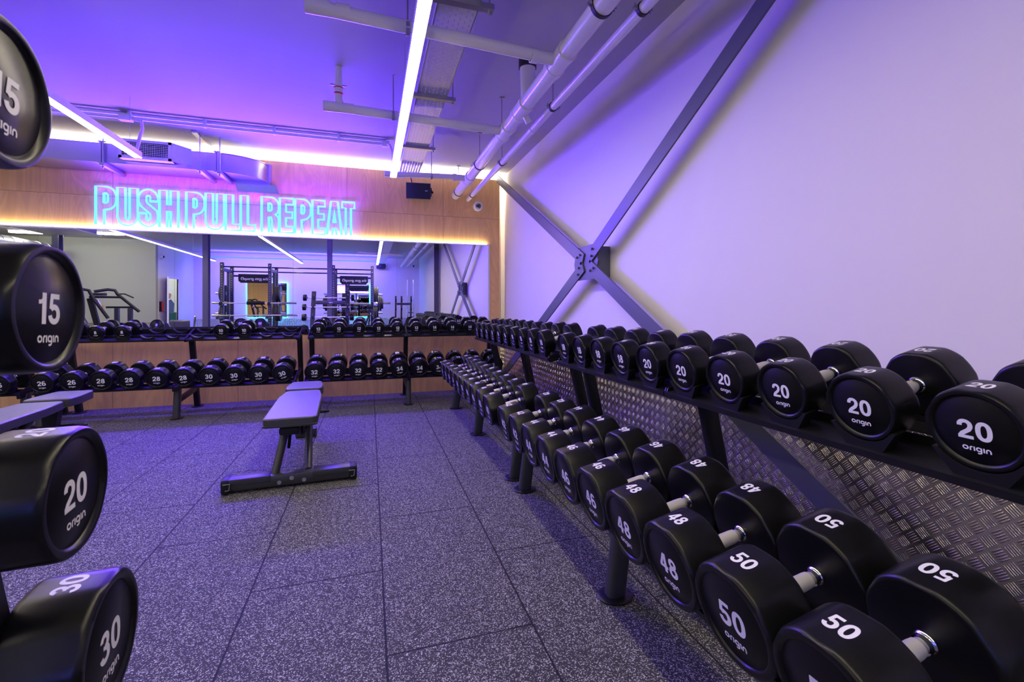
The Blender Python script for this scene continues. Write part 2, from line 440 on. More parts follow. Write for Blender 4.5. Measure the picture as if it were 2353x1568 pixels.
# ================================================================ NEON SIGN
def arc(cx, cy, rx, ry, a0, a1, n=8):
    return [(cx + rx * math.cos(R(a0 + (a1 - a0) * i / n)), cy + ry * math.sin(R(a0 + (a1 - a0) * i / n))) for i in range(n + 1)]
G = {
 'P': [[(0, 0), (0, 2), (.5, 2)] + arc(.5, 1.5, .5, .5, 90, 0)[1:] + arc(.5, 1.3, .5, .5, 0, -90) + [(.42, .8), (.42, 0)],
       [(.40, 1.14), (.40, 1.66)] + arc(.45, 1.52, .14, .14, 90, 0, 5) + arc(.45, 1.28, .14, .14, 0, -90, 5)],
 'U': [[(0, 2)] + arc(.5, .5, .5, .5, 180, 360, 14) + [(1, 2), (.60, 2)] + arc(.5, .42, .10, .10, 0, -180, 8) + [(.40, 2)]],
 'S': [[(1, 1.36), (1, 1.5)] + arc(.5, 1.5, .5, .5, 0, 180, 14)[1:] + [(0, 1.30), (.08, 1.12), (.30, .92), (.56, .72), (.60, .62)] + arc(.5, .44, .10, .10, 0, -180, 7)
        + [(.40, .70), (0, .70)] + arc(.5, .5, .5, .5, 180, 360, 14) + [(1, .66), (.94, .86), (.72, 1.04), (.44, 1.26), (.40, 1.36)] + arc(.5, 1.56, .10, .10, 180, 0, 7) + [(.60, 1.36)]],
 'H': [[(0, 0), (0, 2), (.41, 2), (.41, 1.22), (.59, 1.22), (.59, 2), (1, 2), (1, 0), (.59, 0), (.59, .88), (.41, .88), (.41, 0)]],
 'L': [[(0, 0), (0, 2), (.50, 2), (.50, .36), (1, .36), (1, 0)]],
 'R': [[(0, 0), (0, 2), (.5, 2)] + arc(.5, 1.55, .5, .45, 90, 0)[1:] + [(1, 1.3), (.94, 1.12), (.80, 1.02), (.95, .90), (1, .75), (1, 0), (.60, 0), (.60, .72), (.54, .86), (.42, .86), (.42, 0)],
       [(.40, 1.20), (.40, 1.66)] + arc(.46, 1.53, .13, .13, 90, 0, 5) + arc(.46, 1.33, .13, .13, 0, -90, 5)],
 'E': [[(0, 0), (0, 2), (1, 2), (1, 1.64), (.46, 1.64), (.46, 1.2), (.93, 1.2), (.93, .86), (.46, .86), (.46, .36), (1, .36), (1, 0)]],
 'A': [[(0, 0), (.27, 2), (.73, 2), (1, 0), (.64, 0), (.60, .38), (.40, .38), (.36, 0)], [(.43, .72), (.50, 1.50), (.57, .72)]],
 'T': [[(0, 2), (1, 2), (1, 1.64), (.71, 1.64), (.71, 0), (.29, 0), (.29, 1.64), (0, 1.64)]],
}
sign = thing('neon_sign', 'glowing cyan outline lettering reading PUSH PULL REPEAT on the timber panelling', 'neon sign', (0, 6.105, 2.03))
LT = [('P', -2.858, -2.672), ('U', -2.662, -2.475), ('S', -2.467, -2.284), ('H', -2.270, -2.088),
      ('P', -2.010, -1.830), ('U', -1.818, -1.630), ('L', -1.614, -1.462), ('L', -1.458, -1.308),
      ('R', -1.236, -1.052), ('E', -1.040, -.890), ('P', -.870, -.694), ('E', -.676, -.532), ('A', -.508, -.335), ('T', -.330, -.184)]
for ch, x0, x1 in LT:
    mb = MB()
    for path in G[ch]:
        pts = []
        for p in path:
            q = Vector((x0 + p[0] * (x1 - x0), 0, p[1] * .21))
            if not pts or (q - pts[-1]).length > .004: pts.append(q)
        if (pts[0] - pts[-1]).length < .004: pts.pop()
        mb.tube(pts, .0098, 8, closed=True, normal=(0, 1, 0))
    mb.build('letter', M['tube'], sign)
bk = MB()
for x in (-2.77, -2.57, -2.37, -2.18, -1.92, -1.72, -1.54, -1.38, -1.14, -.96, -.78, -.60, -.42, -.26):
    bk.cyl((x, 0, .12), (x, .025, .12), .006, 8).cyl((x, 0, .38), (x, .025, .38), .006, 8)
bk.build('standoffs', M['chrome'], sign)

# ================================================================ LINEAR LUMINAIRES
def luminaire(x, y0, y1, label):
    L = y1 - y0
    t = thing('linear_light', label, 'ceiling light', (x, y0, 2.5), 0, 'suspended linear lights')
    MB().box(-.031, .031, 0, L, -.011, .040).build('housing', M['lum'], t)
    MB().box(-.0295, .0295, .003, L - .003, -.015, -.0111).build('diffuser', M['led'], t)
    wr = MB()
    n = int(L / 1.4)
    for i in range(n + 1):
        y = .15 + (L - .3) * i / n
        wr.cyl((0, y, .040), (0, y, CZ - 2.5), .0012, 5)
    wr.build('suspension_wire', M['strut'], t)
luminaire(.235, -3.0, 4.93, 'long suspended white linear light passing over the branch pipes, rightmost of three')
luminaire(-2.016, -3.3, 4.98, 'suspended white linear light ending under the grille of the air duct')
luminaire(-4.36, -3.2, 5.0, 'suspended white linear light seen only as the leftmost line in the mirror')

# ================================================================ DUMBBELLS
DIA = {8: .135, 10: .142, 12: .148, 14: .153, 15: .155, 16: .157, 18: .162, 20: .167, 26: .188, 28: .192, 30: .196, 32: .200, 34: .204, 36: .206, 38: .209, 40: .211, 42: .214, 44: .217, 46: .220, 48: .223, 50: .229}
LEN = {8: .235, 10: .245, 12: .258, 14: .27, 15: .27, 16: .28, 18: .29, 20: .30, 26: .318, 28: .322, 30: .328, 32: .333, 34: .338, 36: .342, 38: .347, 40: .351, 42: .356, 44: .360, 46: .365, 48: .370, 50: .378}
def flats(th):
    # six shallow flats with rounded stretches between; one flat exactly on top
    a = (th - PI / 2) % (PI / 3)
    if a > PI / 6: a -= PI / 3
    h = R(15.5)
    return math.cos(h) / math.cos(a) if abs(a) < h else 1.0
# lettering drawn as flat ribbons: bold grotesque numerals and a rounded lower case word
def ribbon(mb, pts, wd, T, closed=False):
    n = len(pts); L = []; Rr = []
    for i in range(n):
        if closed: a, c = pts[i - 1], pts[(i + 1) % n]
        else: a, c = pts[max(i - 1, 0)], pts[min(i + 1, n - 1)]
        dx, dy = c[0] - a[0], c[1] - a[1]; l = math.hypot(dx, dy) or 1
        nx, ny = -dy / l * wd / 2, dx / l * wd / 2
        L.append((pts[i][0] + nx, pts[i][1] + ny)); Rr.append((pts[i][0] - nx, pts[i][1] - ny))
    vs = [(p[0], p[1], 0) for p in L + Rr]
    m = n if closed else n - 1
    mb.add(vs, [(i, i + n, (i + 1) % n + n, (i + 1) % n) for i in range(m)], T)
def sup(cx, cy, rx, ry, a0, a1, n=18, e=.86):
    o = []
    for i in range(n + 1):
        a = R(a0 + (a1 - a0) * i / n); c, d = math.cos(a), math.sin(a)
        o.append((cx + rx * math.copysign(abs(c) ** e, c), cy + ry * math.copysign(abs(d) ** e, d)))
    return o
W9 = .185
DIG = {
 '0': (.62, [(sup(.31, .5, .205, .41, 0, 360, 32)[:-1], W9, True)]),
 '1': (.46, [([(.31, 0), (.31, 1)], W9 + .01, False), ([(.05, .70), (.14, .705), (.22, .74), (.27, .80)], .13, False), ([(.27, .76), (.30, .93)], .10, False)]),
 '2': (.60, [(sup(.30, .69, .195, .225, 188, -30, 18, .95) + [(.42, .47), (.30, .36), (.18, .25), (.11, .12)], W9, False), ([(.015, .085), (.575, .085)], .17, False)]),
 '3': (.60, [(sup(.29, .72, .18, .195, 172, -82, 16, .95), W9 - .01, False), (sup(.29, .295, .20, .21, 88, -172, 18, .95), W9, False), ([(.20, .515), (.32, .515)], .13, False)]),
 '4': (.62, [([(.42, 0), (.42, 1)], W9, False), ([(.02, .29), (.60, .29)], .16, False), ([(.09, .30), (.37, .97)], .15, False)]),
 '5': (.60, [([(.12, .915), (.54, .915)], .17, False), ([(.17, .98), (.125, .50)], .155, False), (sup(.29, .325, .205, .24, 140, -172, 20, .92), W9, False)]),
 '6': (.61, [(sup(.31, .315, .205, .225, 0, 360, 26)[:-1], W9, True), (sup(.31, .56, .205, .355, 38, 180, 14, .9) + [(.105, .35)], W9, False)]),
 '8': (.61, [(sup(.305, .735, .175, .18, 0, 360, 24, .95)[:-1], W9 - .015, True), (sup(.305, .29, .205, .205, 0, 360, 26, .95)[:-1], W9, True)]),
}
def digits(mb, txt, h, T):
    tot = sum(DIG[c][0] for c in txt) + .05 * (len(txt) - 1); x = -tot / 2
    for c in txt:
        wd, strokes = DIG[c]
        for k, (pts, sw, cl) in enumerate(strokes):
            ribbon(mb, [((x + p[0]) * h, (p[1] - .5) * h) for p in pts], sw * h, T @ Matrix.Translation((0, 0, .00004 * k)), cl)
        x += wd + .05
def logotype(mb, h, T):
    # x-height 1, letters o r i g i n without dots
    w_ = .26
    L = [(1.12, [(sup(.52, .5, .40, .38, 0, 360, 22)[:-1], True)]),
         (.62, [([(.14, 0), (.14, .55), (.20, .76), (.34, .87), (.56, .87)], False)]),
         (.34, [([(.14, 0), (.14, 1)], False)]),
         (1.14, [(sup(.52, .5, .38, .38, 0, 360, 22)[:-1], True), ([(.90, .9), (.90, -.05), (.82, -.28), (.62, -.38), (.26, -.38)], False)]),
         (.34, [([(.14, 0), (.14, 1)], False)]),
         (1.0, [([(.14, 0), (.14, .55), (.24, .78), (.48, .88), (.72, .78), (.82, .55), (.82, 0)], False)])]
    tot = sum(a for a, b in L) + .05 * 5; x = -tot / 2; k2 = .58
    for wd, strokes in L:
        for k, (pts, cl) in enumerate(strokes):
            ribbon(mb, [((x + p[0]) * h * k2 * 1.06, (p[1] - .4) * h * k2) for p in pts], w_ * h * k2, T @ Matrix.Translation((0, 0, .00004 * k)), cl)
        x += wd + .05
_head = {}
def head_meshes(wt):
    if wt in _head: return _head[wt]
    r = DIA[wt] / 2; hl = (LEN[wt] - .128) / 2
    rf = .80 * r
    seg = 72
    # head: outer face at y=0 looking to -y, extends to y=hl
    mb = MB()
    body = [(.0135, .30 * r), (.0135, rf + .001), (.010, rf + .004), (.004, rf + .006), (.0012, rf + .008), (.0012, r * .90)]
    # rim: round shoulder blending from circle to the flatted outline
    mb.lathe([(.0045, .0004), (.0045, rf - .002), (.0060, rf)], seg=seg, capends=False)
    mb.lathe([(.0060, rf), (.0060, rf + .0015), (.0015, rf + .004), (.0, rf + .007)], seg=seg, capends=False)
    def ring(a, rr, m):
        return [((rr * (1 + (flats(2 * PI * j / seg) - 1) * m)) * math.cos(2 * PI * j / seg), a,
                 (rr * (1 + (flats(2 * PI * j / seg) - 1) * m)) * math.sin(2 * PI * j / seg)) for j in range(seg)]
    c = .011
    prof = [(0, rf + .007, 0), (.0008, r * .955, .35), (.004, r * .985, .8), (c, r, 1), (hl - c, r, 1), (hl - .004, r * .985, .8), (hl - .001, r * .95, .5),
            (hl, r * .90, .2), (hl + .001, r * .5, 0), (hl + .004, .026, 0), (hl + .004, .010, 0)]
    vs = [];
    for a, rr, m in prof: vs += ring(a, rr, m)
    fs = [(i * seg + j, i * seg + (j + 1) % seg, (i + 1) * seg + (j + 1) % seg, (i + 1) * seg + j) for i in range(len(prof) - 1) for j in range(seg)]
    mb.add(vs, fs, None, True)
    hm = mb.mesh('head', M['rubber'])
    # marking: number and maker's word on the face, number on the top flat
    fm = Matrix.Rotation(PI / 2, 4, 'X')
    mk = MB()
    digits(mk, str(wt), .47 * r, Matrix.Translation((0, .0040, .0)) @ fm @ Matrix.Scale(1.12, 4, (1, 0, 0)))
    logotype(mk, .185 * r, Matrix.Translation((0, .0040, -.47 * r)) @ fm)
    mm = mk.mesh('face_marking', M['white'])
    zf = r * math.cos(R(15.5))
    mk = MB()
    digits(mk, str(wt), min(.34 * r, hl * .44), Matrix.Translation((0, hl * .5, zf + .0003)) @ Matrix.Scale(1.1, 4, (1, 0, 0)))
    mm = (mm, mk.mesh('top_marking', M['white']))
    _head[wt] = (hm, mm)
    return _head[wt]
_hand = {}
def handle_meshes(L, key):
    if key in _hand: return _hand[key]
    a = L / 2
    h = MB().lathe([(-a + .018, .0135), (-a + .02, .0160), (-a * .5, .0172), (0, .0178), (a * .5, .0172), (a - .02, .0160), (a - .018, .0135)], seg=20).mesh('grip', M['knurl'])
    c = MB()
    for s_ in (1,):
        c.lathe([(s_ * (a + .004), .021), (s_ * (a - .001), .0205), (s_ * (a - .004), .0175), (s_ * (a - .014), .0172), (s_ * (a - .0155), .0135)], seg=24)
    c = c.mesh('collar', M['chrome'])
    _hand[key] = (h, c)
    return _hand[key]

def make_dumbbell(wt, mx, label, group):
    """axis along local y, front face towards -y, centre at origin"""
    e = bpy.data.objects.new('dumbbell', None); COL.objects.link(e); e.empty_display_size = .05
    e.matrix_world = mx
    tag(e, label, 'dumbbell', group)
    hm, mm = head_meshes(wt); L = LEN[wt]; hl = (L - .128) / 2
    for k in (0, 1):
        h = link('head', hm, e)
        h.matrix_local = Matrix.Rotation(PI * k, 4, 'Z') @ Matrix.Translation((0, -L / 2, 0))
        link('face_marking', mm[0], h); link('top_marking', mm[1], h)
    g, c = handle_meshes(.128 - .008, 'd')
    link('grip', g, e); link('collar', c, e); link('collar', c, e).rotation_euler = (0, 0, PI)
    return e

TILT = R(12)
def slot_matrix(rackm, u, wt, tier, roll=0.0):
    """tier 0 lower, 1 upper; position inside a rack frame (x along, y to wall)"""
    r = DIA[wt] / 2; L = LEN[wt]
    v, z = (-.165, .333 + r) if tier == 0 else (.215, .799 + r)
    m = Matrix.Translation((u, v, z)) @ Matrix.Rotation(TILT, 4, 'X') @ Matrix.Translation((0, L / 2, 0)) @ Matrix.Rotation(roll, 4, 'Y')
    return rackm @ m

# ================================================================ DUMBBELL RACKS
def shelf(parent, u0, u1, tier):
    v, z = (-.165, .333) if tier == 0 else (.215, .799)
    T = Matrix.Translation((0, v, z)) @ Matrix.Rotation(TILT, 4, 'X')   # origin: lowest line of the heads
    D0, D1 = (.075, .315) if tier == 0 else (.002, .285)
    mb = MB()
    # front and rear angle rails, thin lip down
    DW = .07 if tier == 0 else .11
    mb.box(u0, u1, D0, D0 + DW, -.022, -.018, T).box(u0, u1, D0 + DW - .004, D0 + DW, -.0179, .004, T).box(u0, u1, D0, D0 + .004, -.036, -.0221, T)
    mb.box(u0, u1, D1 - DW, D1, -.022, -.018, T).box(u0, u1, D1 - .004, D1, -.0179, .030, T)
    for uu in (u0 + .01, (u0 + u1) / 2, u1 - .04): mb.box(uu, uu + .03, D0 + DW + .001, D1 - DW - .001, -.024, -.019, T)
    # end cheeks
    for u in (u0, u1 - .006):
        mb.add([(u, D0, -.036), (u, D1, -.036), (u, D1, .03), (u, D0 + .02, -.005), (u + .006, D0, -.036), (u + .006, D1, -.036), (u + .006, D1, .03), (u + .006, D0 + .02, -.005)],
               [(0, 1, 2, 3), (7, 6, 5, 4), (0, 4, 5, 1), (1, 5, 6, 2), (2, 6, 7, 3), (3, 7, 4, 0)], T)
    sh = mb.build('shelf', M['rackm'], parent)
    bt = MB()
    for k in range(5):
        u = u0 + (u1 - u0) * (k + .5) / 5
        bt.cyl((u + .05, D0 + .03, -.022), (u + .05, D0 + .03, -.030), .006, 8, T)
    bt.build('bolts', M['bolt'], sh)
    um = (u0 + u1) / 2
    r = .096 if tier == 0 else .078
    for k in range(5):
        u = um + (k - 2) * .22
        for (a, b) in ((D0 + .012, D0 + .05), (D1 - .052, D1 - .012)):
            A = R(52 if tier == 0 else 56)
            arcp = [(u + r * math.sin(t), r - r * math.cos(t) - .0015) for t in [(-A + 2 * A * i / 12) for i in range(13)]]
            x1, z1 = arcp[-1]
            pts = [(u - (x1 - u) - .010, z1 - .001)] + arcp + [(x1 + .010, z1 - .001), (x1 - .022, -.0179), (u - (x1 - u) + .022, -.0179)]
            sd = MB().prism(pts, a, b, T).build('saddle', M['poly'], sh)
        # pale worn top of the cradle
    return sh

def foot_disc(mb, x, y, z=0):
    mb.lathe([(0, .058), (.006, .060), (.010, .056), (.011, .01)], axis='Z', seg=28, T=Matrix.Translation((x, y, z)) @ Matrix.Scale(1.18, 4, (0, 1, 0)))

def rack_frame(label, loc, rz):
    t = thing('dumbbell_rack', label, 'dumbbell rack', loc, rz, 'two tier dumbbell racks')
    for u in (-1.08, 0, 1.08):
        # oval front leg
        s_ = Matrix.Translation((u, 0, 0))
        prof = []
        leg = MB()
        def oval(p0, p1, w, h, mb):
            pts = []
            for j in range(20):
                a = 2 * PI * j / 20
                cx = math.copysign(abs(math.cos(a)) ** .55, math.cos(a)) * w / 2; cy = math.copysign(abs(math.sin(a)) ** .55, math.sin(a)) * h / 2
                pts.append((cx, cy))
            vs = [(p0[0] + c, p0[1] + d, p0[2]) for c, d in pts] + [(p1[0] + c, p1[1] + d, p1[2]) for c, d in pts]
            mb.add(vs, [(j, (j + 1) % 20, (j + 1) % 20 + 20, j + 20) for j in range(20)], None, True)
            mb.add(vs, [list(range(20))[::-1], list(range(20, 40))])
        oval((u, 0, .011), (u, .040, .322), .058, .075, leg)
        lo = leg.build('front_leg', M['rackg'], t)
        fd = MB(); foot_disc(fd, u, 0); fd.build('foot_plate', M['rackm'], lo)
        up = MB(); oval((u, .59, .011), (u, .415, .80), .055, .075, up)
        ro = up.build('upright', M['rackm'], t)
        fd = MB(); foot_disc(fd, u, .59); fd.build('foot_plate', M['rackm'], ro)
        br = MB().bar((u, .045, .175), (u, .535, .215), .045, .05, b=.008)
        br.build('brace', M['rackm'], t)
        ar = MB().bar((u, -.06, .296), (u, .50, .408), .035, .034, b=.004)
        ar.build('shelf_arm', M['rackm'], t)
        MB().bar((u, .24, .766), (u, .47, .815), .035, .026, b=.004).build('shelf_arm', M['rackm'], t)
    for tier in (0, 1):
        shelf(t, -1.10, -.003, tier); shelf(t, .003, 1.10, tier)
    return t

ORD = ['first', 'second', 'third', 'fourth', 'fifth', 'sixth', 'seventh', 'eighth', 'ninth', 'tenth']
def fill(rack_loc, rz, tier, wts, lab, group, reverse=False, rolls={}):
    m = Matrix.Translation(rack_loc) @ Matrix.Rotation(rz, 4, 'Z')
    cnt = 0
    for i, wt in enumerate(wts):
        if wt is None: continue
        u = -.99 + .22 * i
        roll = rolls.get(i, random.uniform(-.05, .05))
        make_dumbbell(wt, slot_matrix(m, u, wt, tier, roll), lab(i, wt), group)

BR1, BR2, BR3 = (.43, 5.39, 0), (-1.86, 5.39, 0), (-4.15, 5.39, 0)
RR1, RR2 = (.91, 1.57, 0), (.91, 3.93, 0)
rack_frame('black two tier dumbbell rack against the mirror, the one reaching the right corner', BR1, 0)
rack_frame('black two tier dumbbell rack against the mirror with several empty upper cradles', BR2, 0)
rack_frame('black two tier dumbbell rack cut off by the left edge of the photo', BR3, 0)
rack_frame('black two tier dumbbell rack along the right wall, nearest the camera', RR1, -PI / 2)
rack_frame('black two tier dumbbell rack along the right wall, far one by the corner', RR2, -PI / 2)

def labf(where, frm, rev=False):
    def f(i, wt):
        k = 9 - i if rev else i
        return 'round black dumbbell marked %d, %s from %s, %s' % (wt, ORD[k], frm, where)
    return f
# back wall, unit by the corner
fill(BR1, 0, 1, [12, 12, 12, 12, 12, 12, 14, 14, 14, 14], labf('top shelf, corner rack by mirror', 'left'), 'dumbbells on the top shelves by the mirror')
fill(BR1, 0, 0, [32, 32, 32, 32, 34, 34, 34, 34, 36, 36], labf('bottom shelf, corner rack by mirror', 'left'), 'dumbbells on the bottom shelves by the mirror', rolls={4: -.12})
fill(BR2, 0, 1, [8, 8, 8, None, None, None, 10, 10, None, None],
     lambda i, wt: 'round black dumbbell marked %d, %s, sparse top shelf by mirror' % (wt, {0: 'first from the left', 1: 'second from the left', 2: 'third from the left', 6: 'left of a lone pair', 7: 'right of a lone pair'}[i]),
     'dumbbells on the top shelves by the mirror')
fill(BR2, 0, 0, [26, 26, 28, 28, 28, 28, 30, 30, 30, 30], labf('bottom shelf, half-empty rack by mirror', 'left'), 'dumbbells on the bottom shelves by the mirror', rolls={5: -.12, 7: -.1, 9: -.36})
fill(BR3, 0, 0, [24 if False else None] * 8 + [26, 26], lambda i, wt: 'round black dumbbell marked 26, bottom shelf beyond the left rack joint, %s one' % ('left' if i == 8 else 'right'), 'dumbbells on the bottom shelves by the mirror')
# right wall; slot 0 is the far end of each unit because the rack is turned
fill(RR1, -PI / 2, 1, [18, 18, 18, 18, 20, 20, 20, 20, 20, 20], labf('top shelf, near right-wall rack', 'camera end', True), 'dumbbells on the top shelves along the right wall')
fill(RR1, -PI / 2, 0, [42, 42, 44, 44, 46, 46, 48, 48, 50, 50], labf('bottom shelf, near right-wall rack', 'camera end', True), 'dumbbells on the bottom shelves along the right wall')
fill(RR2, -PI / 2, 1, [14, 14, 16, 16, 16, 16, 16, 16, 18, 18], labf('top shelf, far right-wall rack', 'camera end', True), 'dumbbells on the top shelves along the right wall')
fill(RR2, -PI / 2, 0, [36, 36, 38, 38, 38, 38, 40, 40, 40, 40], labf('bottom shelf, far right-wall rack', 'camera end', True), 'dumbbells on the bottom shelves along the right wall')

# ================================================================ BARBELL RACK (left foreground)
BBX0, BBX1 = -1.50, -.36
RACK_M = Matrix.Translation((-.36, .71, 0)) @ Matrix.Rotation(R(3.6), 4, 'Z') @ Matrix.Translation((.36, -.70, 0))
bb = [(1.346, .592, 15, 'topmost'), (1.123, .668, 15, 'second from the top'), (.885, .727, 20, 'third from the top'), (.625, .824, 30, 'lowest')]
for z, y, wt, pos in bb:
    e = bpy.data.objects.new('fixed_barbell', None); COL.objects.link(e)
    L = BBX1 - BBX0
    # local y axis -> world -x ; front face (-y) -> +x
    roll = {1.346: R(4), 1.123: R(3), .885: R(-2), .625: R(-2)}[z]
    e.matrix_world = RACK_M @ Matrix.Translation(((BBX0 + BBX1) / 2, y, z)) @ Matrix.Rotation(PI / 2, 4, 'Z') @ Matrix.Rotation(roll, 4, 'Y')
    tag(e, 'black round headed barbell marked %d, %s on left foreground rack' % (wt, pos), 'barbell', 'fixed barbells on the left rack')
    hm, mm = head_meshes(wt); hl = (LEN[wt] - .128) / 2
    for k in (0, 1):
        h = link('head', hm, e); h.matrix_local = Matrix.Rotation(PI * k, 4, 'Z') @ Matrix.Translation((0, -L / 2, 0)); link('face_marking', mm[0], h); link('top_marking', mm[1], h)
    a = L / 2 - hl
    MB().lathe([(-a + .03, .0125), (-a + .032, .014), (a - .032, .014), (a - .03, .0125)], seg=20).build('bar', M['knurl'], e)
    for s_ in (-1, 1):
        MB().lathe([(s_ * a, .021), (s_ * (a - .006), .018), (s_ * (a - .034), .0178), (s_ * (a - .036), .0125)], seg=24).build('collar', M['chrome'], e)
t = thing('barbell_rack', 'black upright barbell rack in the left foreground, its front reflected in the mirror', 'barbell rack', (0, 0, 0))
t.matrix_world = RACK_M
for x0 in (-1.32, -.552):
    p = MB()
    # leaning post, front faces the mirror (+y)
    T = None
    vs = []
    for zz in (.02, 1.50):
        yy = .987 - .283 * zz + .006
        for dx, dy in ((0, -.055), (.09, -.055), (.09, 0), (0, 0)): vs.append((x0 + dx, yy + dy, zz))
    p.add(vs, [(3, 2, 1, 0), (4, 5, 6, 7), (0, 1, 5, 4), (1, 2, 6, 5), (2, 3, 7, 6), (3, 0, 4, 7)])
    post = p.build('upright', M['rackm'], t)
    MB().box(x0 + .01, x0 + .09, .1, 1.05, 0, .06, b=.006).build('base_rail', M['rackm'], t)
    for z, y, wt, pos in bb:
        yy = .993 - .283 * z
        hk = MB().box(x0 + .03, x0 + .07, yy + .001, y + .045, z - .040, z - .0155).box(x0 + .03, x0 + .07, y + .028, y + .045, z - .0154, z + .022)
        hk.build('hook', M['poly'], t)
        MB().cyl((x0 + .05, yy - .005, z + .075), (x0 + .05, yy + .006, z + .072), .012, 12).build('bolt', M['bolt'], t)
yb = .993 - .283 * 1.235
o = MB().box(-1.22, -.56, yb - .05, yb - .01, 1.19, 1.28, b=.004).build('crossbeam', M['rackg'], t)
tx = text_mb('origin', .04, .001); MB().add([(-v.x, -v.z, v.y) for v in tx.v], tx.f, Matrix.Translation((-.89, yb - .0092, 1.235))).build('beam_logo', M['white'], o)
MB().box(-1.22, -.56, .15, .19, .01, .05).build('base_crossbar', M['rackm'], t)

# ================================================================ BENCHES
def make_bench(label, loc, rz):
    t = thing('weight_bench', label, 'bench', loc, rz, 'adjustable weight benches')
    # origin: middle of the near foot bar on the floor, +y runs to the seat end
    def pad(pts, z0, z1, name, parent):
        n = len(pts); c = Vector((sum(p[0] for p in pts) / n, sum(p[1] for p in pts) / n))
        bm = bmesh.new()
        vs = [bm.verts.new((p[0], p[1], z0)) for p in pts]; f = bm.faces.new(vs)
        r = bmesh.ops.extrude_face_region(bm, geom=[f]); top = [g for g in r['geom'] if isinstance(g, bmesh.types.BMVert)]
        for v in top: v.co.z = z1
        bmesh.ops.recalc_face_normals(bm, faces=bm.faces)
        ver = [e for e in bm.edges if abs(e.verts[0].co.z - e.verts[1].co.z) > .01]
        bmesh.ops.bevel(bm, geom=ver, offset=.035, segments=5, affect='EDGES', profile=.5)
        hor = [e for e in bm.edges if all(abs(v.co.z - z1) < 1e-5 for v in e.verts)]
        bmesh.ops.bevel(bm, geom=hor, offset=.012, segments=4, affect='EDGES', profile=.5)
        bm.verts.index_update(); m = MB(); m.add([v.co.copy() for v in bm.verts], [[v.index for v in f.verts] for f in bm.faces], None, True); bm.free()
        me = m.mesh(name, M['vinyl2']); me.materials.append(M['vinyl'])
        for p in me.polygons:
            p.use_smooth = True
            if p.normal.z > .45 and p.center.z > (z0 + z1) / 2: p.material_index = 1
            if abs(p.normal.z) > .98: p.use_smooth = False
        o = link(name, me, parent)
        return o
    b1 = pad([(-.155, -.12), (.150, -.12), (.150, .60), (.125, .86), (-.125, .86), (-.155, .60)], .395, .452, 'back_pad', t)
    sb = MB()
    sb.tube([(-.148, -.118, .404), (.142, -.118, .404), (.142, .60, .404), (.12, .853, .404), (-.12, .853, .404), (-.148, .60, .404)], .0055, 8, closed=True, normal=(0, 0, 1))
    sb.build('piping', M['vinyl2'], b1)
    b2 = pad([(-.135, .885), (.135, .885), (.145, 1.02), (.120, 1.27), (-.120, 1.27), (-.145, 1.02)], .40, .462, 'seat_pad', t)
    MB().bar((0, -.05, .375), (0, .84, .375), .09, .035, b=.005).box(-.11, .11, .05, .09, .380, .3945).box(-.11, .11, .60, .64, .380, .3945).build('pad_frame', M['rackm'], t)
    # foot bar
    fb = MB().box(-.37, .37, -.045, .045, .014, .086, b=.014)
    fb.box(-.36, -.12, -.050, .050, .050, .090, b=.006).box(.12, .36, -.050, .050, .050, .090, b=.006)
    fbo = fb.build('foot_bar', M['rackg'], t)
    for s_ in (-1, 1):
        ec = MB().box(min(s_ * .335, s_ * .385), max(s_ * .335, s_ * .385), -.056, .056, .001, .094, b=.016)
        eo = ec.build('end_cap', M['poly'], fbo)
        x = s_ * .352
        MB().tube([(x - .018, -.0585, .068), (x + .018, -.0585, .068), (x + .014, -.0585, .032), (x - .006, -.0585, .030)], .0035, 6).build('clip', M['polyg'], eo)
    bl = MB()
    for x in (-.07, .07): bl.cyl((x, -.045, .040), (x, -.050, .040), .012, 16)
    bl.build('bolts', M['bolt'], fbo)
    em = MB().cyl((0, -.045, .060), (0, -.0495, .060), .013, 20); em.build('badge', M['chrome'], fbo)
    # inclined round legs
    l1 = MB().tube([(-.10, .0, .075), (-.045, .12, .355)], .024, 16).build('leg', M['rackg'], t)
    l2 = MB().tube([(.09, .02, .075), (.06, .60, .37)], .024, 16).build('leg', M['rackg'], t)
    l3 = MB().tube([(0, .55, .36), (0, 1.16, .09)], .030, 16).build('leg', M['rackg'], t)
    MB().box(-.085, .085, 1.11, 1.19, .001, .075, b=.012).build('rear_foot_bar', M['rackg'], t)
    MB().box(-.07, .05, -.085, -.045, .335, .385, b=.016).build('pull_handle', M['poly'], t)
    MB().tube([(.0, 1.0, .24), (.17, 1.0, .24), (.19, 1.0, .24)], [.014, .014, .009], 12).build('side_handle', M['rackm'], t)
    MB().prism([(-.05, .36), (.05, .36), (.03, .20), (-.03, .20)], .93, .99).build('seat_bracket', M['rackm'], t)
    ad = MB().prism([(.0, 0), (.16, .02), (.10, .12), (.0, .14)], -.004, .004, Matrix.Translation((.045, .35, .235)) @ Matrix.Rotation(PI / 2, 4, 'Z'))
    ad.prism([(.0, 0), (.16, .02), (.10, .12), (.0, .14)], -.004, .004, Matrix.Translation((-.045, .35, .235)) @ Matrix.Rotation(PI / 2, 4, 'Z'))
    ad.build('adjustment_plate', M['rackm'], t)
    MB().tube([(-.02, .10, .34), (-.035, .13, .20)], .010, 8).tube([(.0, .62, .36), (.02, .46, .20)], .014, 8).build('strut', M['poly'], t)
    MB().cyl((-.085, -.02, .394), (-.085, -.025, .378), .006, 8).build('orange_pin', M['orange'], t)
    st = MB().add([(.052, .40, .27), (.052, .424, .27), (.052, .412, .292)], [(0, 1, 2)]); st.build('warning_sticker', M['yellow'], t)
    return t
make_bench('flat weight bench with violet lit grey pads alone in the middle of the floor', (-.466, 3.165, 0), R(3))
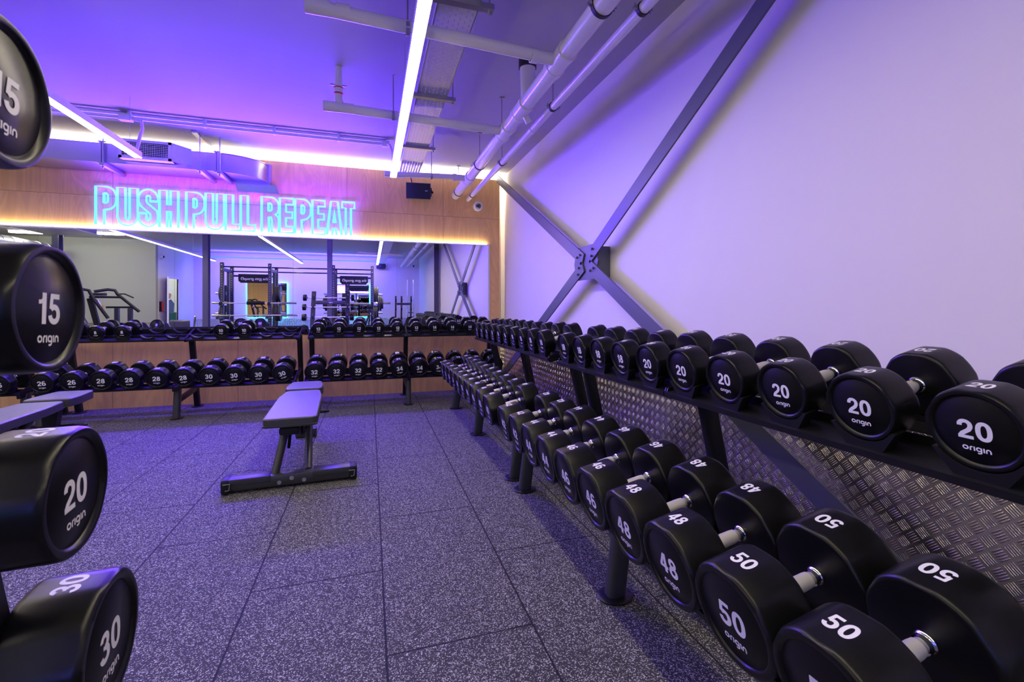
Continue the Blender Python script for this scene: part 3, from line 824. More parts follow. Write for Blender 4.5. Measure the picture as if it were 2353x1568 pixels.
make_bench('flat weight bench at the left edge, partly hidden by barbell ends', (-2.185, 3.22, 0), R(2))

# ================================================================ RIGHT WALL BRACE
t = thing('wall_brace', 'crossed flat steel wind brace bolted at a centre plate in front of the right wall', 'brace', (1.70, 3.38, 1.49))
def flat(p0, p1, x):
    # flat bar in the plane x=const; p=(y,z) relative to centre
    a, b = Vector((x, p0[0], p0[1])), Vector((x, p1[0], p1[1]))
    return MB().bar(a, b, .10, .012, up=(1, 0, 0))
arms = [((.05, .027), (2.72, 1.42)), ((-.05, .030), (-2.55, 1.45)), ((.05, -.027), (2.70, -1.40)), ((-.05, -.027), (-2.62, -1.43))]
for p0, p1 in arms:
    a = flat(p0, p1, -.008).build('arm', M['steel_paint'], t)
    d = Vector((p1[0] - p0[0], p1[1] - p0[1])).normalized(); bt = MB()
    for k, off in ((.06, .02), (.10, -.02)):
        y = p0[0] + d.x * k - d.y * off; z = p0[1] + d.y * k + d.x * off
        bt.lathe([(-.030, .010), (-.014, .010)], axis='X', seg=6, T=Matrix.Translation((0, y, z)), smooth=False)
    bt.build('bolts', M['steel_paint'], a)
MB().prism([(-.12, -.14), (.20, -.14), (.24, .0), (.20, .14), (-.12, .14), (-.19, .0)], 0, .012, Matrix.Rotation(PI / 2, 4, 'Z') @ Matrix.Scale(-1, 4, (0, 1, 0))).build('centre_plate', M['steel_paint'], t)
MB().box(.0125, .118, -.17, .10, -.125, .115).build('wall_spacer', M['steel_paint'], t)

# ================================================================ CEILING SERVICES
# soil pipe, slightly falling, along y
t = thing('soil_pipe', 'thick white plastic pipe hung below the ceiling along the right wall', 'pipe', (0, 0, 0))
px, pz = 1.115, 2.64
MB().cyl((px, -5.0, pz), (px, 6.128, pz), .055, 28).build('pipe_run', M['pipe'], t)
for y in (2.58, 3.76, 5.27, 3.30, -1.0, .4):
    mb = MB().lathe([(-.12, .055), (-.12, .064), (-.07, .064), (-.068, .060), (.068, .060), (.07, .064), (.12, .064), (.12, .055)], seg=28, T=Matrix.Translation((px, y, pz)), capends=False)
    if y in (2.58, 3.76, 5.27): mb.lathe([(0, .036), (.11, .036), (.11, .042), (.15, .042), (.15, .034)], axis='X', seg=24, T=Matrix.Translation((px - .04, y, pz)) @ Matrix.Rotation(PI, 4, 'Z'), capends=False)
    if y == 3.30:
        mb.tube([(px, y - .12, pz), (px, y - .12, pz + .16), (px, y - .12, pz + .25)], [.050, .055, .058], 24)
        mb.tube([(px, y, pz), (px + .06, y + .02, pz - .09)], .026, 16)
    mb.build('socket', M['pipe'], t)
MB().lathe([(0, .066), (.088, .066)], axis='Z', seg=24, T=Matrix.Translation((px, 3.18, pz + .25))).build('fire_collar', M['blackb'], t)
def clamp(parent, x, y, z, r, hang=True):
    mb = MB().lathe([(-.012, r), (-.012, r + .005), (.012, r + .005), (.012, r)], seg=28, T=Matrix.Translation((x, y, z)), capends=False)
    o = mb.build('clamp_band', M['blackb'], parent)
    mb = MB()
    for s_ in (-1, 1): mb.box(x + s_ * (r + .012) - .010, x + s_ * (r + .012) + .010, y - .010, y + .010, z - .008, z + .008).cyl((x + s_ * (r + .014), y, z - .018), (x + s_ * (r + .014), y, z + .022), .004, 8)
    if hang: mb.cyl((x, y, z + r + .005), (x, y, CZ), .005, 8).box(x - .02, x + .02, y - .015, y + .015, CZ - .012, CZ)
    mb.build('hanger', M['strut'], o)
for y in (.7, 2.05, 3.42 + .45, 4.72, 5.92): clamp(t, px, y, pz, .055)
t = thing('waste_pipe', 'thinner white plastic pipe running beside the thick one, closest to the right wall', 'pipe', (0, 0, 0))
qx, qz = 1.285, 2.595
MB().cyl((qx, -5.0, qz), (qx, 6.128, qz), .029, 24).build('pipe_run', M['pipe'], t)
mb = MB()
for y in (.2, 3.55): mb.lathe([(-.03, .029), (-.03, .033), (.03, .033), (.03, .029)], seg=24, T=Matrix.Translation((qx, y, qz)), capends=False)
mb.build('socket', M['pipe'], t)
for y in (.6, 1.95, 3.1, 4.45, 5.86): clamp(t, qx, y, qz, .029)
def branch(y, x0, z0, r, label, riser=False):
    t = thing('branch_pipe', label, 'pipe', (0, 0, 0), 0, 'branch pipes across the ceiling')
    MB().cyl((x0, y, z0), (px - .19, y, pz + .005), r, 24).build('pipe_run', M['pipe'], t)
    T = Matrix.Translation((x0, y, z0))
    mb = MB().lathe([(-.02, r * .9), (-.02, r * 1.12), (.10, r * 1.12), (.10, r)], axis='X', seg=24, T=T)
    mb.lathe([(.13, r), (.13, r * 1.08), (.20, r * 1.08), (.20, r)], axis='X', seg=24, T=T, capends=False)
    mb.build('end_cap', M['pipe'], t)
    if riser:
        x = x0 + .09
        MB().tube([(x + .02, y, z0), (x, y, z0 + .06), (x, y, CZ)], [r * .95, r * .8, r * .75], 20).build('riser', M['pipe'], t)
        MB().lathe([(0, r * .92), (.05, r * .92)], axis='Z', seg=20, T=Matrix.Translation((x, y, z0 + .10)), capends=False).build('rubber_coupling', M['whitep'], t)
        MB().lathe([(0, r * .98), (.008, r * .98), (.008, r * .94)], axis='Z', seg=20, T=Matrix.Translation((x, y, z0 + .10))).lathe([(0, r * .98), (.008, r * .98), (.008, r * .94)], axis='Z', seg=20, T=Matrix.Translation((x, y, z0 + .145))).build('coupling_clip', M['red'], t)
        MB().box(x - .06, x + .06, y - .004, y + .004, z0 + .165, z0 + .175).build('collar_bolts', M['strut'], t)
    xm = x0 + .5
    zz = z0 + (pz - z0) * .5
    mb = MB().lathe([(-.01, r), (-.01, r + .004), (.01, r + .004), (.01, r)], axis='X', seg=24, T=Matrix.Translation((xm, y, zz)), capends=False).cyl((xm, y, zz + r), (xm, y, CZ), .005, 8)
    mb.build('hanger', M['strut'], t)
branch(2.576, -.30, 2.695, .035, 'white branch pipe crossing the ceiling, nearest the camera, widest looking')
branch(3.759, -.32, 2.67, .035, 'white branch pipe crossing the ceiling, middle one with a short riser', True)
branch(5.271, .178, 2.615, .030, 'white branch pipe crossing the ceiling in front of the black loudspeaker')
branch(-1.5, -.30, 2.69, .035, 'white branch pipe seen in the mirror behind the camera')

# perforated cable tray with real slots
t = thing('cable_tray', 'perforated galvanised cable tray hung below the ceiling beside the white linear light', 'cable tray', (0, 0, 0))
x0, x1, tz = .343, .555, 2.72
mb = MB()
rows = 7; wv = (x1 - x0 - .008) / rows
y = 1.2; yend = 5.72; pitch = .05
yy = [y + pitch * i for i in range(int((yend - y) / pitch) + 1)]
# long strips between slot rows plus bridges
xs = [x0 + .004 + wv * i for i in range(rows + 1)]
for i, xx in enumerate(xs): mb.box(xx - .0115, xx + .0115, y, yend, tz, tz + .0012)
for i in range(rows):
    off = pitch / 2 if i % 2 else 0
    for q in yy:
        a = q + off
        if a + .026 < yend: mb.box(xs[i] + .0115, xs[i + 1] - .0115, a, a + .026, tz, tz + .0012)
mb.build('slotted_base', M['galvt'], t)
mb = MB().box(x0 - .003, x0, y, yend, tz, tz + .045).box(x1, x1 + .003, y, yend, tz, tz + .045)
for i in range(int((yend - y) / .1)): mb.box(x1 + .003, x1 + .0035, y + .1 * i, y + .1 * i + .05, tz + .02, tz + .028)
mb.build('side_flange', M['galvt'], t)
MB().box(x0, x1, -5.2, 1.2, tz, tz + .045).build('tray_run', M['galvt'], t)
for yb_ in (2.33, 3.45, 4.58):
    mb = MB().box(x0 - .07, x1 + .07, yb_ - .02, yb_ + .02, tz - .030, tz - .002)
    for x in (x0 - .05, x1 + .05): mb.cyl((x, yb_, tz - .045), (x, yb_, CZ), .005, 8).cyl((x, yb_, tz - .05), (x, yb_, tz - .03), .010, 6)
    mb.build('support_channel', M['strut'], t)
MB().tube([(.50, 5.3, tz + .02), (.48, 5.72, tz + .01), (.52, 5.95, 2.70), (.60, 6.05, 2.66)], .006, 8).build('speaker_cable', M['blackb'], t)

# conduit rail across
t = thing('conduit', 'thin conduit running across the ceiling in front of the timber panelling', 'conduit', (0, 0, 0))
mb = MB().cyl((-6.5, 5.22, 2.925), (.17, 5.22, 2.925), .016, 12)
mb.build('conduit_run', M['pipe'], t)
mb = MB().box(-6.5, .17, 5.24, 5.262, 2.955, 2.979)
mb.build('trunking', M['lum'], t)
mb = MB()
for x in [-5.9 + .62 * i for i in range(10)]: mb.box(x - .012, x + .012, 5.20, 5.24, 2.905, 2.978)
mb.build('conduit_clip', M['lum'], t)
MB().tube([(-2.20, 5.22, 2.925), (-2.08, 5.20, 2.90), (-2.03, 5.10, 2.80), (-2.016, 5.0, 2.66), (-2.016, 4.95, 2.541)], .014, 10).build('drop', M['pipe'], t)
MB().tube([(.17, 5.22, 2.925), (.21, 5.16, 2.90), (.235, 5.0, 2.75), (.235, 4.90, 2.541)], .014, 10).build('drop', M['pipe'], t)
MB().box(-2.26, -2.16, 5.19, 5.25, 2.895, 2.955).box(.13, .21, 5.19, 5.25, 2.895, 2.955).build('junction_box', M['whitep'], t)

# air duct along the top of the panelling
t = thing('air_duct', 'rectangular galvanised air duct with a side grille above the neon sign', 'duct', (0, 0, 0))
dy0, dy1, dz0, dz1 = 5.74, 6.12, 2.62, 2.82
MB().box(-6.5, -1.62, dy0, dy1, dz0, dz1).build('duct_run', M['galv'], t)
seams = MB()
for x in (-3.35, -2.05, -1.70, -4.3): seams.box(x - .003, x + .003, dy0 - .002, dy0, dz0, dz1).box(x - .003, x + .003, dy0, dy1, dz0 - .002, dz0)
seams.build('seam', M['strut'], t)
n = 14; el = []
for i in range(n + 1):
    a = PI / 2 * i / n
    el.append((-1.62 + .46 * math.sin(a), dy1 - .38 * math.cos(a)))
poly = el + [(-1.16 - .0, dy1), (-1.62, dy1)]
mb = MB()
vs = [(p[0], p[1], dz0) for p in el] + [(p[0], p[1], dz1) for p in el]
mb.add(vs, [(i, i + 1, i + n + 2, i + n + 1) for i in range(n)], None, True)
cap = [(-1.62, dy1)] + el
mb.add([(p[0], p[1], dz0) for p in cap], [list(range(len(cap)))]); mb.add([(p[0], p[1], dz1) for p in cap], [list(range(len(cap)))])
mb.build('elbow', M['galv'], t)
for z_ in (dz0 - .004, dz1 - .004):
    mb = MB()
    for i in range(n): mb.bar((el[i][0], el[i][1] - .004, z_ + .004), (el[i + 1][0], el[i + 1][1] - .004, z_ + .004), .012, .010)
    mb.build('elbow_seam', M['strut'], t)
for x in (-2.63, -1.60, -4.6):
    mb = MB().box(x - .022, x - .004, dy0 - .018, dy1, dz0 - .018, dz0).box(x - .022, x - .004, dy0 - .018, dy0, dz0, dz1 + .018).box(x - .022, x - .004, dy0, dy1, dz1, dz1 + .018)
    mb.box(x + .004, x + .022, dy0 - .018, dy1, dz0 - .018, dz0).box(x + .004, x + .022, dy0 - .018, dy0, dz0, dz1 + .018).box(x + .004, x + .022, dy0, dy1, dz1, dz1 + .018)
    mb.cyl((x - .035, dy0 - .012, dz0 - .01), (x + .035, dy0 - .012, dz0 - .01), .006, 8).cyl((x - .035, dy0 - .012, dz1 + .01), (x + .035, dy0 - .012, dz1 + .01), .006, 8)
    mb.build('flange', M['galv'], t)
MB().box(-1.185, -1.135, 6.09, 6.129, dz0 - .025, dz1 + .025).box(-1.56, -1.135, 6.06, 6.10, dz0 - .03, dz0).build('end_flange', M['galv'], t)
MB().add([(-1.52, 6.13, 2.60), (-1.09, 6.13, 2.60), (-1.05, 6.13, 2.50), (-1.50, 6.13, 2.50), (-1.52, 6.11, 2.60), (-1.09, 6.11, 2.60), (-1.05, 6.128, 2.50), (-1.50, 6.128, 2.50)],
         [(0, 1, 2, 3), (7, 6, 5, 4), (0, 4, 5, 1), (1, 5, 6, 2), (2, 6, 7, 3), (3, 7, 4, 0)]).build('wall_flashing', M['galv'], t)
# grille spigot
gx0, gx1, gz0, gz1, gy = -2.45, -1.99, 2.655, 2.855, 5.64
gb = MB().box(gx0, gx1, gy, dy0 - .001, gz0, gz0 + .004).box(gx0, gx1, gy, dy0 - .001, gz1 - .004, gz1).box(gx0, gx0 + .004, gy, dy0 - .001, gz0, gz1)
gb.add([(gx1, gy, gz0), (gx1, gy, gz1), (-1.84, dy0, gz1 - .02), (-1.84, dy0, gz0)], [(0, 1, 2, 3)])
go = gb.build('grille_box', M['lum'], t)
MB().box(gx0 + .01, gx1 - .01, gy + .05, gy + .055, gz0 + .01, gz1 - .01).build('grille_back', M['rackm'], go)
gl = MB().box(gx0, gx1, gy - .006, gy, gz0, gz0 + .028).box(gx0, gx1, gy - .006, gy, gz1 - .028, gz1).box(gx0, gx0 + .028, gy - .006, gy, gz0, gz1).box(gx1 - .028, gx1, gy - .006, gy, gz0, gz1)
for i in range(8): gl.box(gx0 + .028, gx1 - .028, gy, gy + .018, gz0 + .035 + i * .018, gz0 + .039 + i * .018)
for i in range(20): gl.box(gx0 + .04 + i * .020, gx0 + .042 + i * .020, gy + .019, gy + .035, gz0 + .028, gz1 - .028)
gl.build('louvres', M['lum'], go)
# duct hangers
for x, ya in ((-2.61, 5.68), (-1.73, 5.60), (-1.56, 5.66)):
    mb = MB().box(x - .020, x + .020, ya, 6.125, dz0 - .045, dz0 - .019).box(x - .012, x + .012, ya, 6.12, dz0 - .047, dz0 - .045)
    mb.cyl((x, ya + .03, dz0 - .075), (x, ya + .03, CZ), .006, 8).cyl((x, ya + .03, dz0 - .06), (x, ya + .03, dz0 - .045), .012, 6)
    mb.build('hanger', M['strut'], t)
MB().box(-1.785, -1.735, 5.55, 6.12, 2.955, 2.979).build('ceiling_channel', M['strut'], t)

# loudspeaker and dome cameras
t = thing('loudspeaker', 'black wall loudspeaker on a bracket under the end of the cable tray', 'loudspeaker', (.60, 5.97, 2.625))
T = Matrix.Rotation(R(-6), 4, 'Z') @ Matrix.Rotation(R(12), 4, 'X')
mb = MB().prism([(-.155, -.10), (-.155, .10), (.155, .10), (.155, -.10)], -.02, .09, T)
mb.build('cabinet', M['spkg'], t)
pts = [(-.150, -.097), (.150, -.097), (.150, .097), (-.150, .097)]
vs = []; nn = 10; fs = []
for i in range(nn + 1):
    x = -.150 + .30 * i / nn; y_ = -.022 - .022 * (1 - (2 * i / nn - 1) ** 2)
    vs += [(x, y_, -.097), (x, y_, .097), (x, -.02, -.097), (x, -.02, .097)]
for i in range(nn):
    a = i * 4; fs += [(a, a + 4, a + 5, a + 1), (a + 1, a + 5, a + 7, a + 3), (a, a + 2, a + 6, a + 4)]
MB().add(vs, fs, T).build('grille', M['spk'], t)
MB().box(.085, .115, -.048, -.036, .0, .008, T).build('badge', M['white'], t)
MB().box(.1555, .175, -.01, .05, -.02, .02, T).box(.16, .172, .02, .158, -.05, .06).cyl((.165, .0, -.01), (.19, 0, -.01), .016, 12, T).build('bracket', M['rackm'], t)

def dome(loc, label, rot):
    t = bpy.data.objects.new('dome_camera', None); COL.objects.link(t); t.location = loc; t.rotation_euler = rot; tag(t, label, 'security camera', 'dome cameras')
    MB().lathe([(0, .060), (-.05, .062), (-.068, .057), (-.075, .045), (-.075, .036)], seg=32).build('housing', M['whitep'], t)
    MB().lathe([(-.068 - .036 * math.sin(a), .036 * math.cos(a) + .0005) for a in [R(9 * i) for i in range(11)]], seg=24).build('dome', M['darkglass'], t)
dome((1.417, 6.129, 2.505), 'white round security camera on the timber panelling in the right corner', (0, 0, 0))
dome((1.60, RY, 2.69), 'white round security camera reflected on the far wall', (0, 0, PI))
dome((JX, -3.05, 2.55), 'white round security camera reflected on the wall above the door', (0, 0, PI / 2))

# ================================================================ REAR PART OF THE GYM (seen in the mirror)
# far wall mirrors with cyan edge light
def back_mirror(x0, x1, label):
    t = thing('framed_mirror', label, 'mirror', ((x0 + x1) / 2, RY, .78), 0, 'backlit mirrors on the far wall')
    w_ = (x1 - x0) / 2
    MB().box(-w_, w_, .075, .082, 0, 1.19).build('mirror_sheet', M['mirror'], t)
    MB().box(-w_ + .02, w_ - .02, .002, .0745, .02, 1.17).build('backing', M['rackm'], t)
    a = w_ - .018
    hl = MB().box(-a, a, .015, .035, 1.1705, 1.178).box(-a, a, .015, .035, .012, .0195).box(-a - .008, -a - .0021, .015, .035, .02, 1.17).box(a + .0021, a + .008, .015, .035, .02, 1.17)
    hl.build('edge_light', M['halo'], t)
back_mirror(-4.04, -2.80, 'square mirror with a cyan glowing edge on the far wall behind the left squat rack')
back_mirror(-1.17, -.02, 'square mirror with a cyan glowing edge on the far wall behind the right squat rack')
# long cyan strip high up on far wall
tag(MB().box(-5.0, .6, -4.88, -4.84, 2.745, 2.775).build('cyan_strip', M['halo2']), 'thin cyan light line under the ceiling near the far wall, seen in the mirror', 'light')

def power_rack(x0, x1, label):
    t = thing('squat_rack', label, 'squat rack', (0, 0, 0), 0, 'squat racks in the mirror')
    for x in (x0, x1):
        for y in (-1.45, -2.35):
            top = 2.30 if y > -2 else 2.24
            mb = MB().box(x - .04, x + .04, y - .04, y + .04, 0, top)
            up = mb.build('upright', M['rackg'], t)
            bl = MB()
            for z in (top - .06, top - .18): bl.cyl((x, y + .04, z), (x, y + .048, z), .013, 8)
            for i in range(24): bl.box(x - .008, x + .008, y + .0401, y + .0411, .5 + i * .065, .512 + i * .065)
            bl.build('bolts', M['bolt'] , up)
        MB().box(x - .03, x + .03, -2.31, -1.49, 2.08, 2.16).build('top_rail', M['rackg'], t)
        MB().box(x - .03, x + .03, -2.31, -1.49, .02, .09).build('base_rail', M['rackg'], t)
        MB().box(x - .035, x + .035, -1.409, -1.30, 1.165, 1.205).box(x - .035, x + .035, -1.32, -1.30, 1.2051, 1.25).build('hook', M['poly'], t)
        MB().box(x - .035, x + .035, -1.409, -1.05, .82, .88).build('safety_arm', M['rackg'], t)
    MB().cyl((x0 + .04, -1.45, 2.19), (x1 - .04, -1.45, 2.19), .018, 12).build('pull_up_bar', M['rackm'], t)
    MB().cyl((x0 + .04, -2.35, 2.13), (x1 - .04, -2.35, 2.13), .018, 12).build('pull_up_bar', M['rackm'], t)
    MB().box(x0 + .04, x1 - .04, -2.38, -2.32, .02, .08).build('base_crossbar', M['rackg'], t)
    xm = (x0 + x1) / 2
    MB().box(x0 + .04, x1 - .04, -2.37, -2.33, 1.98, 2.03).build('crossbeam', M['rackg'], t)
    sg = MB().prism([(-.40, .12), (.40, .12), (.40, -.07), (.34, -.13), (-.34, -.13), (-.40, -.07)], -.005, .005, Matrix.Translation((xm, -2.315, 1.94))).build('sign_board', M['rackm'], t)
    tx = text_mb('the gym group', .105, .003); MB().add([(-v.x, -v.z, v.y) for v in tx.v], tx.f, Matrix.Translation((xm + .05, -2.309, 1.925))).build('lettering', M['white'], sg)
    # round badge
    MB().lathe([(0, .045), (.002, .045)], seg=24, T=Matrix.Translation((xm - .295, -2.31, 1.93))).build('badge', M['white'], sg)
    tx = text_mb('g', .08, .003); MB().add([(-v.x, -v.z, v.y) for v in tx.v], tx.f, Matrix.Translation((xm - .295, -2.3065, 1.935))).build('badge_mark', M['rackm'], sg)
    for s_, x in ((-1, x0), (1, x1)):
        for z in (1.50, .95):
            MB().cyl((x + s_ * .04, -2.0, z), (x + s_ * .30, -2.0, z), .025, 14).build('plate_peg', M['bolt'], t)
        MB().box(x - .03, x + .03, -2.03, -1.97, .09, 2.08).build('storage_post', M['rackg'], t)
    return t
power_rack(-3.70, -2.57, 'black squat rack with an overhead name board, left one reflected in the mirror')
power_rack(-.97, .07, 'black squat rack with an overhead name board, right one reflected in the mirror')
MB().cyl((-2.52, -1.45, 2.19), (-1.02, -1.45, 2.19), .018, 12).cyl((-2.52, -2.35, 2.13), (-1.02, -2.35, 2.13), .018, 12).build('linking_bar', M['rackm'])
tag(bpy.data.objects['linking_bar'], 'pair of black overhead bars linking the two squat racks', 'bar')
# plates
def plate(x, y, z, r, w_, label, grp):
    t = thing('weight_plate', label, 'weight plate', (x, y, z), 0, grp)
    MB().lathe([(-w_ / 2, .026), (-w_ / 2, r * .45), (-w_ / 2 + .006, r * .5), (-w_ / 2 + .006, r * .86), (-w_ / 2, r * .9), (-w_ / 2, r - .006), (-w_ / 2 + .006, r), (w_ / 2 - .006, r), (w_ / 2, r - .006), (w_ / 2, .026), (-w_ / 2, .026)], axis='X', seg=32, capends=False).build('disc', M['plate'], t)
    MB().lathe([(-w_ / 2 - .001, .0255), (-w_ / 2 - .001, .05), (w_ / 2 + .001, .05), (w_ / 2 + .001, .0255)], axis='X', seg=24, capends=False).build('hub', M['bolt'], t)
for x, s_, rn, side in ((-3.70, -1, 'left squat rack', 'outer'), (-2.57, 1, 'left squat rack', 'inner'), (-.97, -1, 'right squat rack', 'inner'), (.07, 1, 'right squat rack', 'outer')):
    for z, lv in ((1.50, 'upper'), (.95, 'lower')):
        n_ = 2
        for k in range(n_):
            plate(x + s_ * (.08 + .068 * k), -2.0, z, .225 if z > 1.2 or True else .2, .06, 'black bumper plate on the %s %s peg of the %s, %s one' % (lv, side, rn, 'inner' if k == 0 else 'outer'), 'plates stored on the squat racks')
# bars on the racks
def olympic(xc, y, z, label, half=1.0, pad=False):
    t = thing('barbell', label, 'barbell', (xc, y, z), 0, 'barbells on the squat racks')
    MB().cyl((-half + .38, 0, 0), (half - .38, 0, 0), .014, 12).build('shaft', M['knurl'], t)
    mb = MB()
    for s_ in (-1, 1): mb.cyl((s_ * half, 0, 0), (s_ * (half - .38), 0, 0), .025, 16).cyl((s_ * (half - .38), 0, 0), (s_ * (half - .40), 0, 0), .036, 16)
    mb.build('sleeve', M['chrome'], t)
    if pad: MB().cyl((-.20, 0, 0), (.22, 0, 0), .045, 16).build('bar_pad', M['poly'], t)
olympic(-2.92 + .02, -1.36, 1.232, 'steel barbell with a black foam pad resting on the left squat rack', pad=True)
olympic(-2.84, -1.15, .908, 'bare steel barbell low on the safety arms of the left squat rack')
olympic(-.43, -1.36, 1.232, 'loaded steel barbell resting on the right squat rack')
for i, (x, r) in enumerate(((.24, .225), (.295, .215), (.345, .16))):
    plate(x, -1.36, 1.232, r, .045, 'black plate on the right end of the loaded barbell, %s' % ('innermost' if i == 0 else 'middle' if i == 1 else 'outermost and smaller'), 'plates on the loaded barbell')
    plate(-.86 - x, -1.36, 1.232, r, .045, 'black plate on the left end of the loaded barbell, %s' % ('innermost' if i == 0 else 'middle' if i == 1 else 'outermost and smaller'), 'plates on the loaded barbell')
# storage tree at right rear
t = thing('plate_tree', 'black three post storage rack with short hooks, reflected right of the squat racks', 'storage rack', (1.0, -2.85, 0))
for x in (-.20, -.02, .28):
    MB().bar((x, -.18, .02), (x, .0, 1.48), .05, .07, b=.004).build('post', M['rackg'], t)
    for z in (1.36, 1.08, .80, .50):
        y_ = -.18 + .18 * z / 1.48
        MB().tube([(x, y_ + .03, z - .08), (x, y_ + .16, z - .06), (x, y_ + .20, z + .02)], .018, 8).build('hook', M['rackm'], t)
    MB().bar((x, .12, .03), (x, -.10, .62), .03, .03).build('stay', M['rackg'], t)
MB().box(-.2, .28, -.05, -.01, 1.19, 1.26).build('crossbeam', M['rackg'], t)
MB().box(-.24, .32, -.22, .35, .0, .03).build('base', M['rackg'], t)
# cable / bar stands by far corner
t = thing('bar_holder', 'thin frame of steel bars standing in the far right corner, seen in the mirror', 'bar stand', (1.45, -5.2, 0))
MB().cyl((-.10, 0, .02), (-.10, 0, 2.15), .025, 12).cyl((.12, 0, .02), (.12, 0, 2.15), .025, 12).build('upright_bar', M['chrome'], t)
MB().box(-.2, .2, -.12, .12, 0, .03).box(-.12, .14, -.02, .02, .9, .93).build('frame', M['rackg'], t)
# loudspeaker on the far wall
t = thing('loudspeaker', 'black loudspeaker high on the far wall, seen only in the mirror', 'loudspeaker', (.40, RY + .12, 2.66))
MB().box(-.16, .16, -.09, .07, -.1, .1, b=.01).build('cabinet', M['spk'], t)
MB().box(.161, .18, -.119, .03, -.05, .05).build('bracket', M['rackm'], t)

# small dumbbell heads row on floor below far wall (kettlebells)
for i in range(6):
    x = -2.25 + .20 * i
    t = thing('kettlebell', 'dark kettlebell on the floor by the far wall, %s from the left' % ORD[i], 'kettlebell', (x, -4.9, .0), 0, 'kettlebells by the far wall')
    r_ = .10
    MB().lathe([(0, .05), (.012, .065), (.05, .096), (r_, .104), (.15, .092), (.18, .06), (.195, .03)], axis='Z', seg=24).build('ball', M['plate'], t)
    MB().tube([(-.055, 0, .165), (-.065, 0, .23), (-.035, 0, .275), (.035, 0, .275), (.065, 0, .23), (.055, 0, .165)], .016, 10).build('handle', M['bolt'], t)

# pad machine reflected at left
t = thing('leg_raise_machine', 'black tubular exercise machine with padded arms before the grey wall, in the mirror', 'exercise machine', (-5.05, .70, 0))
MB().tube([(.40, 0, 1.03), (.02, 0, 1.40), (-.02, 0, 1.475), (-.12, .05, 1.49), (-.30, .16, 1.44)], .03, 12).build('arm', M['rackm'], t)
MB().tube([(.02, .35, .90), (-.22, .36, 1.30), (-.28, .38, 1.46), (-.38, .42, 1.48), (-.55, .50, 1.43)], .03, 12).build('arm', M['rackm'], t)
MB().box(-.32, -.10, .10, .24, 1.36, 1.42, b=.02).build('arm_pad', M['vinyl2'], t)
MB().box(-.58, -.36, .40, .54, 1.35, 1.41, b=.02).build('arm_pad', M['vinyl2'], t)
MB().tube([(-.36, .2, 1.33), (.12, .06, 1.33)], .022, 10).build('crossbar', M['rackm'], t)
MB().tube([(.0, 0, 1.40), (.14, -.02, 1.40), (.28, -.06, 1.32)], .014, 10).build('handle', M['rackm'], t)
MB().bar((-.30, .30, 1.30), (-.02, .30, .06), .06, .09).build('main_post', M['rackm'], t)
MB().cyl((-.22, .2, 1.28), (-.14, .2, 1.02), .024, 12).build('gas_strut', M['bolt'], t)
for x in (.03, .26): MB().box(x - .035, x + .035, .0, .07, .02, 1.10).build('upright', M['rackg'], t)
MB().box(-.15, .30, .0, .06, 1.101, 1.14).build('crossbeam', M['rackm'], t)
MB().box(-.50, .45, -.05, .05, 0, .06).box(-.08, .02, -.5, .75, .0, .059).build('base', M['rackm'], t)
MB().lathe([(-.01, .03), (.01, .03)], seg=16, T=Matrix.Translation((-.20, .10, 1.13))).build('orange_knob', M['orange'], t)
for i, (x, y, rz_, lb) in enumerate(((-5.75, .2, .4, 'padded bench seat of a machine reflected at the far left of the mirror'), (-4.45, -.9, -.3, 'padded machine seat reflected left of the door'))):
    t = thing('machine_seat', lb, 'exercise machine', (x, y, 0), rz_, 'padded machines in the mirror')
    MB().box(-.2, .2, -.05, .05, .45, .86, Matrix.Rotation(R(-20), 4, 'X'), b=.03).build('back_pad', M['vinyl'], t)
    MB().box(-.2, .2, .1, .5, .42, .48, b=.02).build('seat_pad', M['vinyl'], t)
    MB().box(-.04, .04, -.3, .6, 0, .06).box(-.03, .03, .0, .06, .06, .45).box(-.25, .25, -.32, -.26, 0, .06).build('frame', M['rackm'], t)
    MB().tube([(.25, .2, .45), (.3, .3, .80), (.3, .36, .90)], .018, 10).build('handle', M['chrome'], t)

# red alarm box, doorway content
t = thing('alarm_box', 'small red and black box on the wall beside the lit doorway in the mirror', 'alarm', (JX, -3.02, 1.0))
MB().box(.0, .06, -.05, .05, 0, .28).build('back', M['rackm'], t); MB().box(.0605, .07, -.045, .045, .01, .27).build('front', M['red'], t)
t = thing('door_leaf', 'tall white door leaf standing open in the lit doorway', 'door', (JX + .03, DY1 + .03, 0), R(70))
MB().box(0, .72, 0, .04, .01, 1.97).build('leaf', M['lum'], t); MB().box(.62, .68, .041, .09, 1.0, 1.02).build('handle', M['chrome'], t)
t = thing('picture_panel', 'wall picture of a person in blue above a teal band, seen through the doorway', 'picture', (JX - .75, RY + .121, 0))
MB().box(-.7, .7, 0, .01, .01, .95).build('teal_band', M['teal'], t)
MB().prism([(-.14, 0), (.12, 0), (.14, .28), (.05, .42), (-.10, .36)], 0, .006, Matrix.Translation((.1, .001, .96))).build('blue_figure', M['denim'], t)
MB().prism([(-.05, 0), (.03, .02), (.06, .16), (.0, .20), (-.07, .12)], 0, .006, Matrix.Translation((.1, .001, 1.39))).build('figure_head', M['skin'], t)
t = thing('batten_light', 'added white batten light brightening the room beyond the doorway', 'ceiling light', (JX - .8, -4.2, 2.80))  # lamp added to brighten the room behind the door opening
MB().box(-.05, .05, -.6, .6, .03, .06).build('housing', M['lum'], t)
MB().box(-.045, .045, -.58, .58, -.02, .0295, b=.01).build('diffuser', M['bulk'], t)

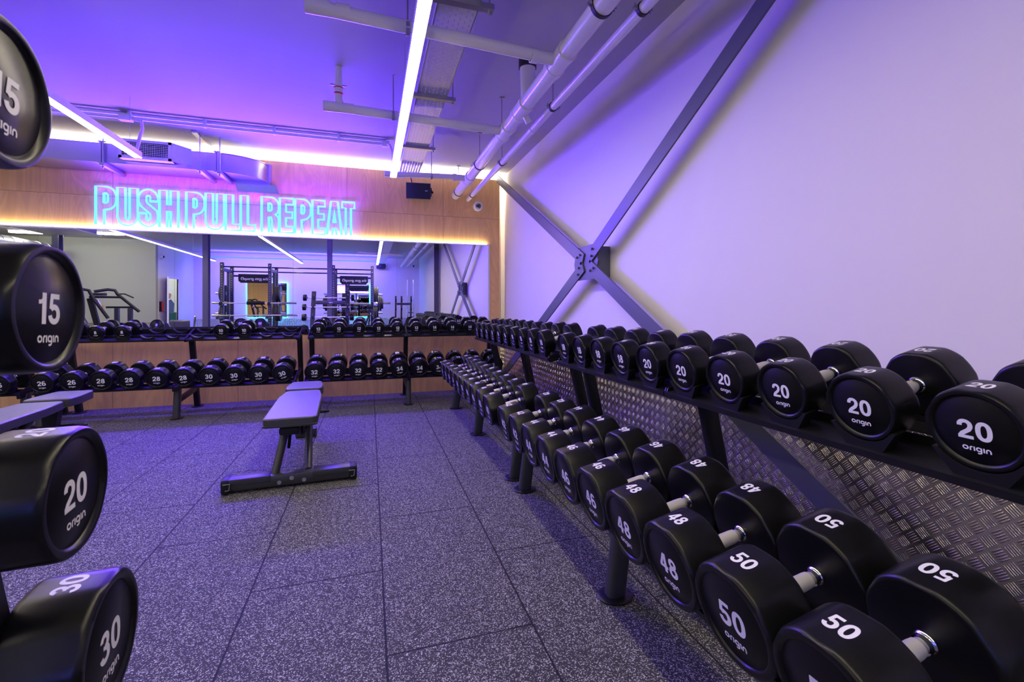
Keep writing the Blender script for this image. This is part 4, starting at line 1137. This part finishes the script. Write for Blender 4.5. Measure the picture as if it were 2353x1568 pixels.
# tripod with the photographer's camera, just behind the viewpoint
t = thing('camera_tripod', 'black camera on a spread tripod reflected in the middle of the mirror', 'tripod', (0, -.14, 0))
MB().lathe([(0, .036), (.05, .038), (.055, .034)], seg=20, T=Matrix.Translation((0, -.0, 1.125)) ).build('lens', M['darkglass'], t)
MB().box(-.075, .075, -.09, -.001, 1.075, 1.175, b=.01).box(-.03, .03, -.08, -.01, 1.175, 1.20).build('camera_body', M['poly'], t)
MB().box(-.035, .035, -.08, -.01, .98, 1.074).cyl((0, -.045, .75), (0, -.045, .98), .016, 12).cyl((-.0, -.045, 1.02), (.09, -.10, .98), .010, 8).build('tripod_head', M['rackm'], t)
for a in (100, 220, 340):
    d = (math.cos(R(a)), math.sin(R(a)))
    MB().tube([(d[0] * .03, -.045 + d[1] * .03, .92), (d[0] * .22, -.045 + d[1] * .22, .42), (d[0] * .38, -.045 + d[1] * .38, .0)], [.016, .014, .010], 10).build('leg', M['rackm'], t)

# bulkhead lights and services over the far left of the gym
for i, (x, y) in enumerate(((-7.3, -1.2), (-6.2, -.9), (-8.6, .8), (-7.4, 3.2), (-9.2, 2.6))):
    t = thing('batten_light', ['bright ceiling batten light reflected left of the pale column', 'bright ceiling batten light reflected beside the ceiling cassette', 'bright ceiling batten light over the ribbed round duct', 'bright ceiling batten light over the left rack joint', 'bright ceiling batten light near the left wall'][i], 'ceiling light', (x, y, 2.86), 0, 'batten lights at the left')
    MB().box(-.62, .62, -.05, .05, .03, .06).build('housing', M['lum'], t)
    MB().box(-.60, .60, -.045, .045, -.02, .0295, b=.01).build('diffuser', M['bulk'], t)
t = thing('spiral_duct', 'ribbed round air duct running under the ceiling at the far left of the mirror', 'duct', (0, 0, 0))
mb = MB().cyl((-7.6, -2.3, 2.55), (-7.6, 5.0, 2.55), .14, 24)
mb.build('tube', M['galv'], t)
for i in range(24): MB().lathe([(-.008, .14), (-.006, .147), (.006, .147), (.008, .14)], seg=24, T=Matrix.Translation((-7.6, -2.1 + i * .3, 2.55)), capends=False).build('rib', M['galv'], t)
t = thing('cassette_unit', 'white ceiling air conditioning cassette reflected above the grey wall', 'air conditioner', (-5.9, .9, 2.62))
MB().box(-.42, .42, -.42, .42, .03, .30).build('casing', M['galv'], t)
MB().box(-.48, .48, -.48, .48, 0, .03, b=.008).build('fascia', M['whitep'], t)
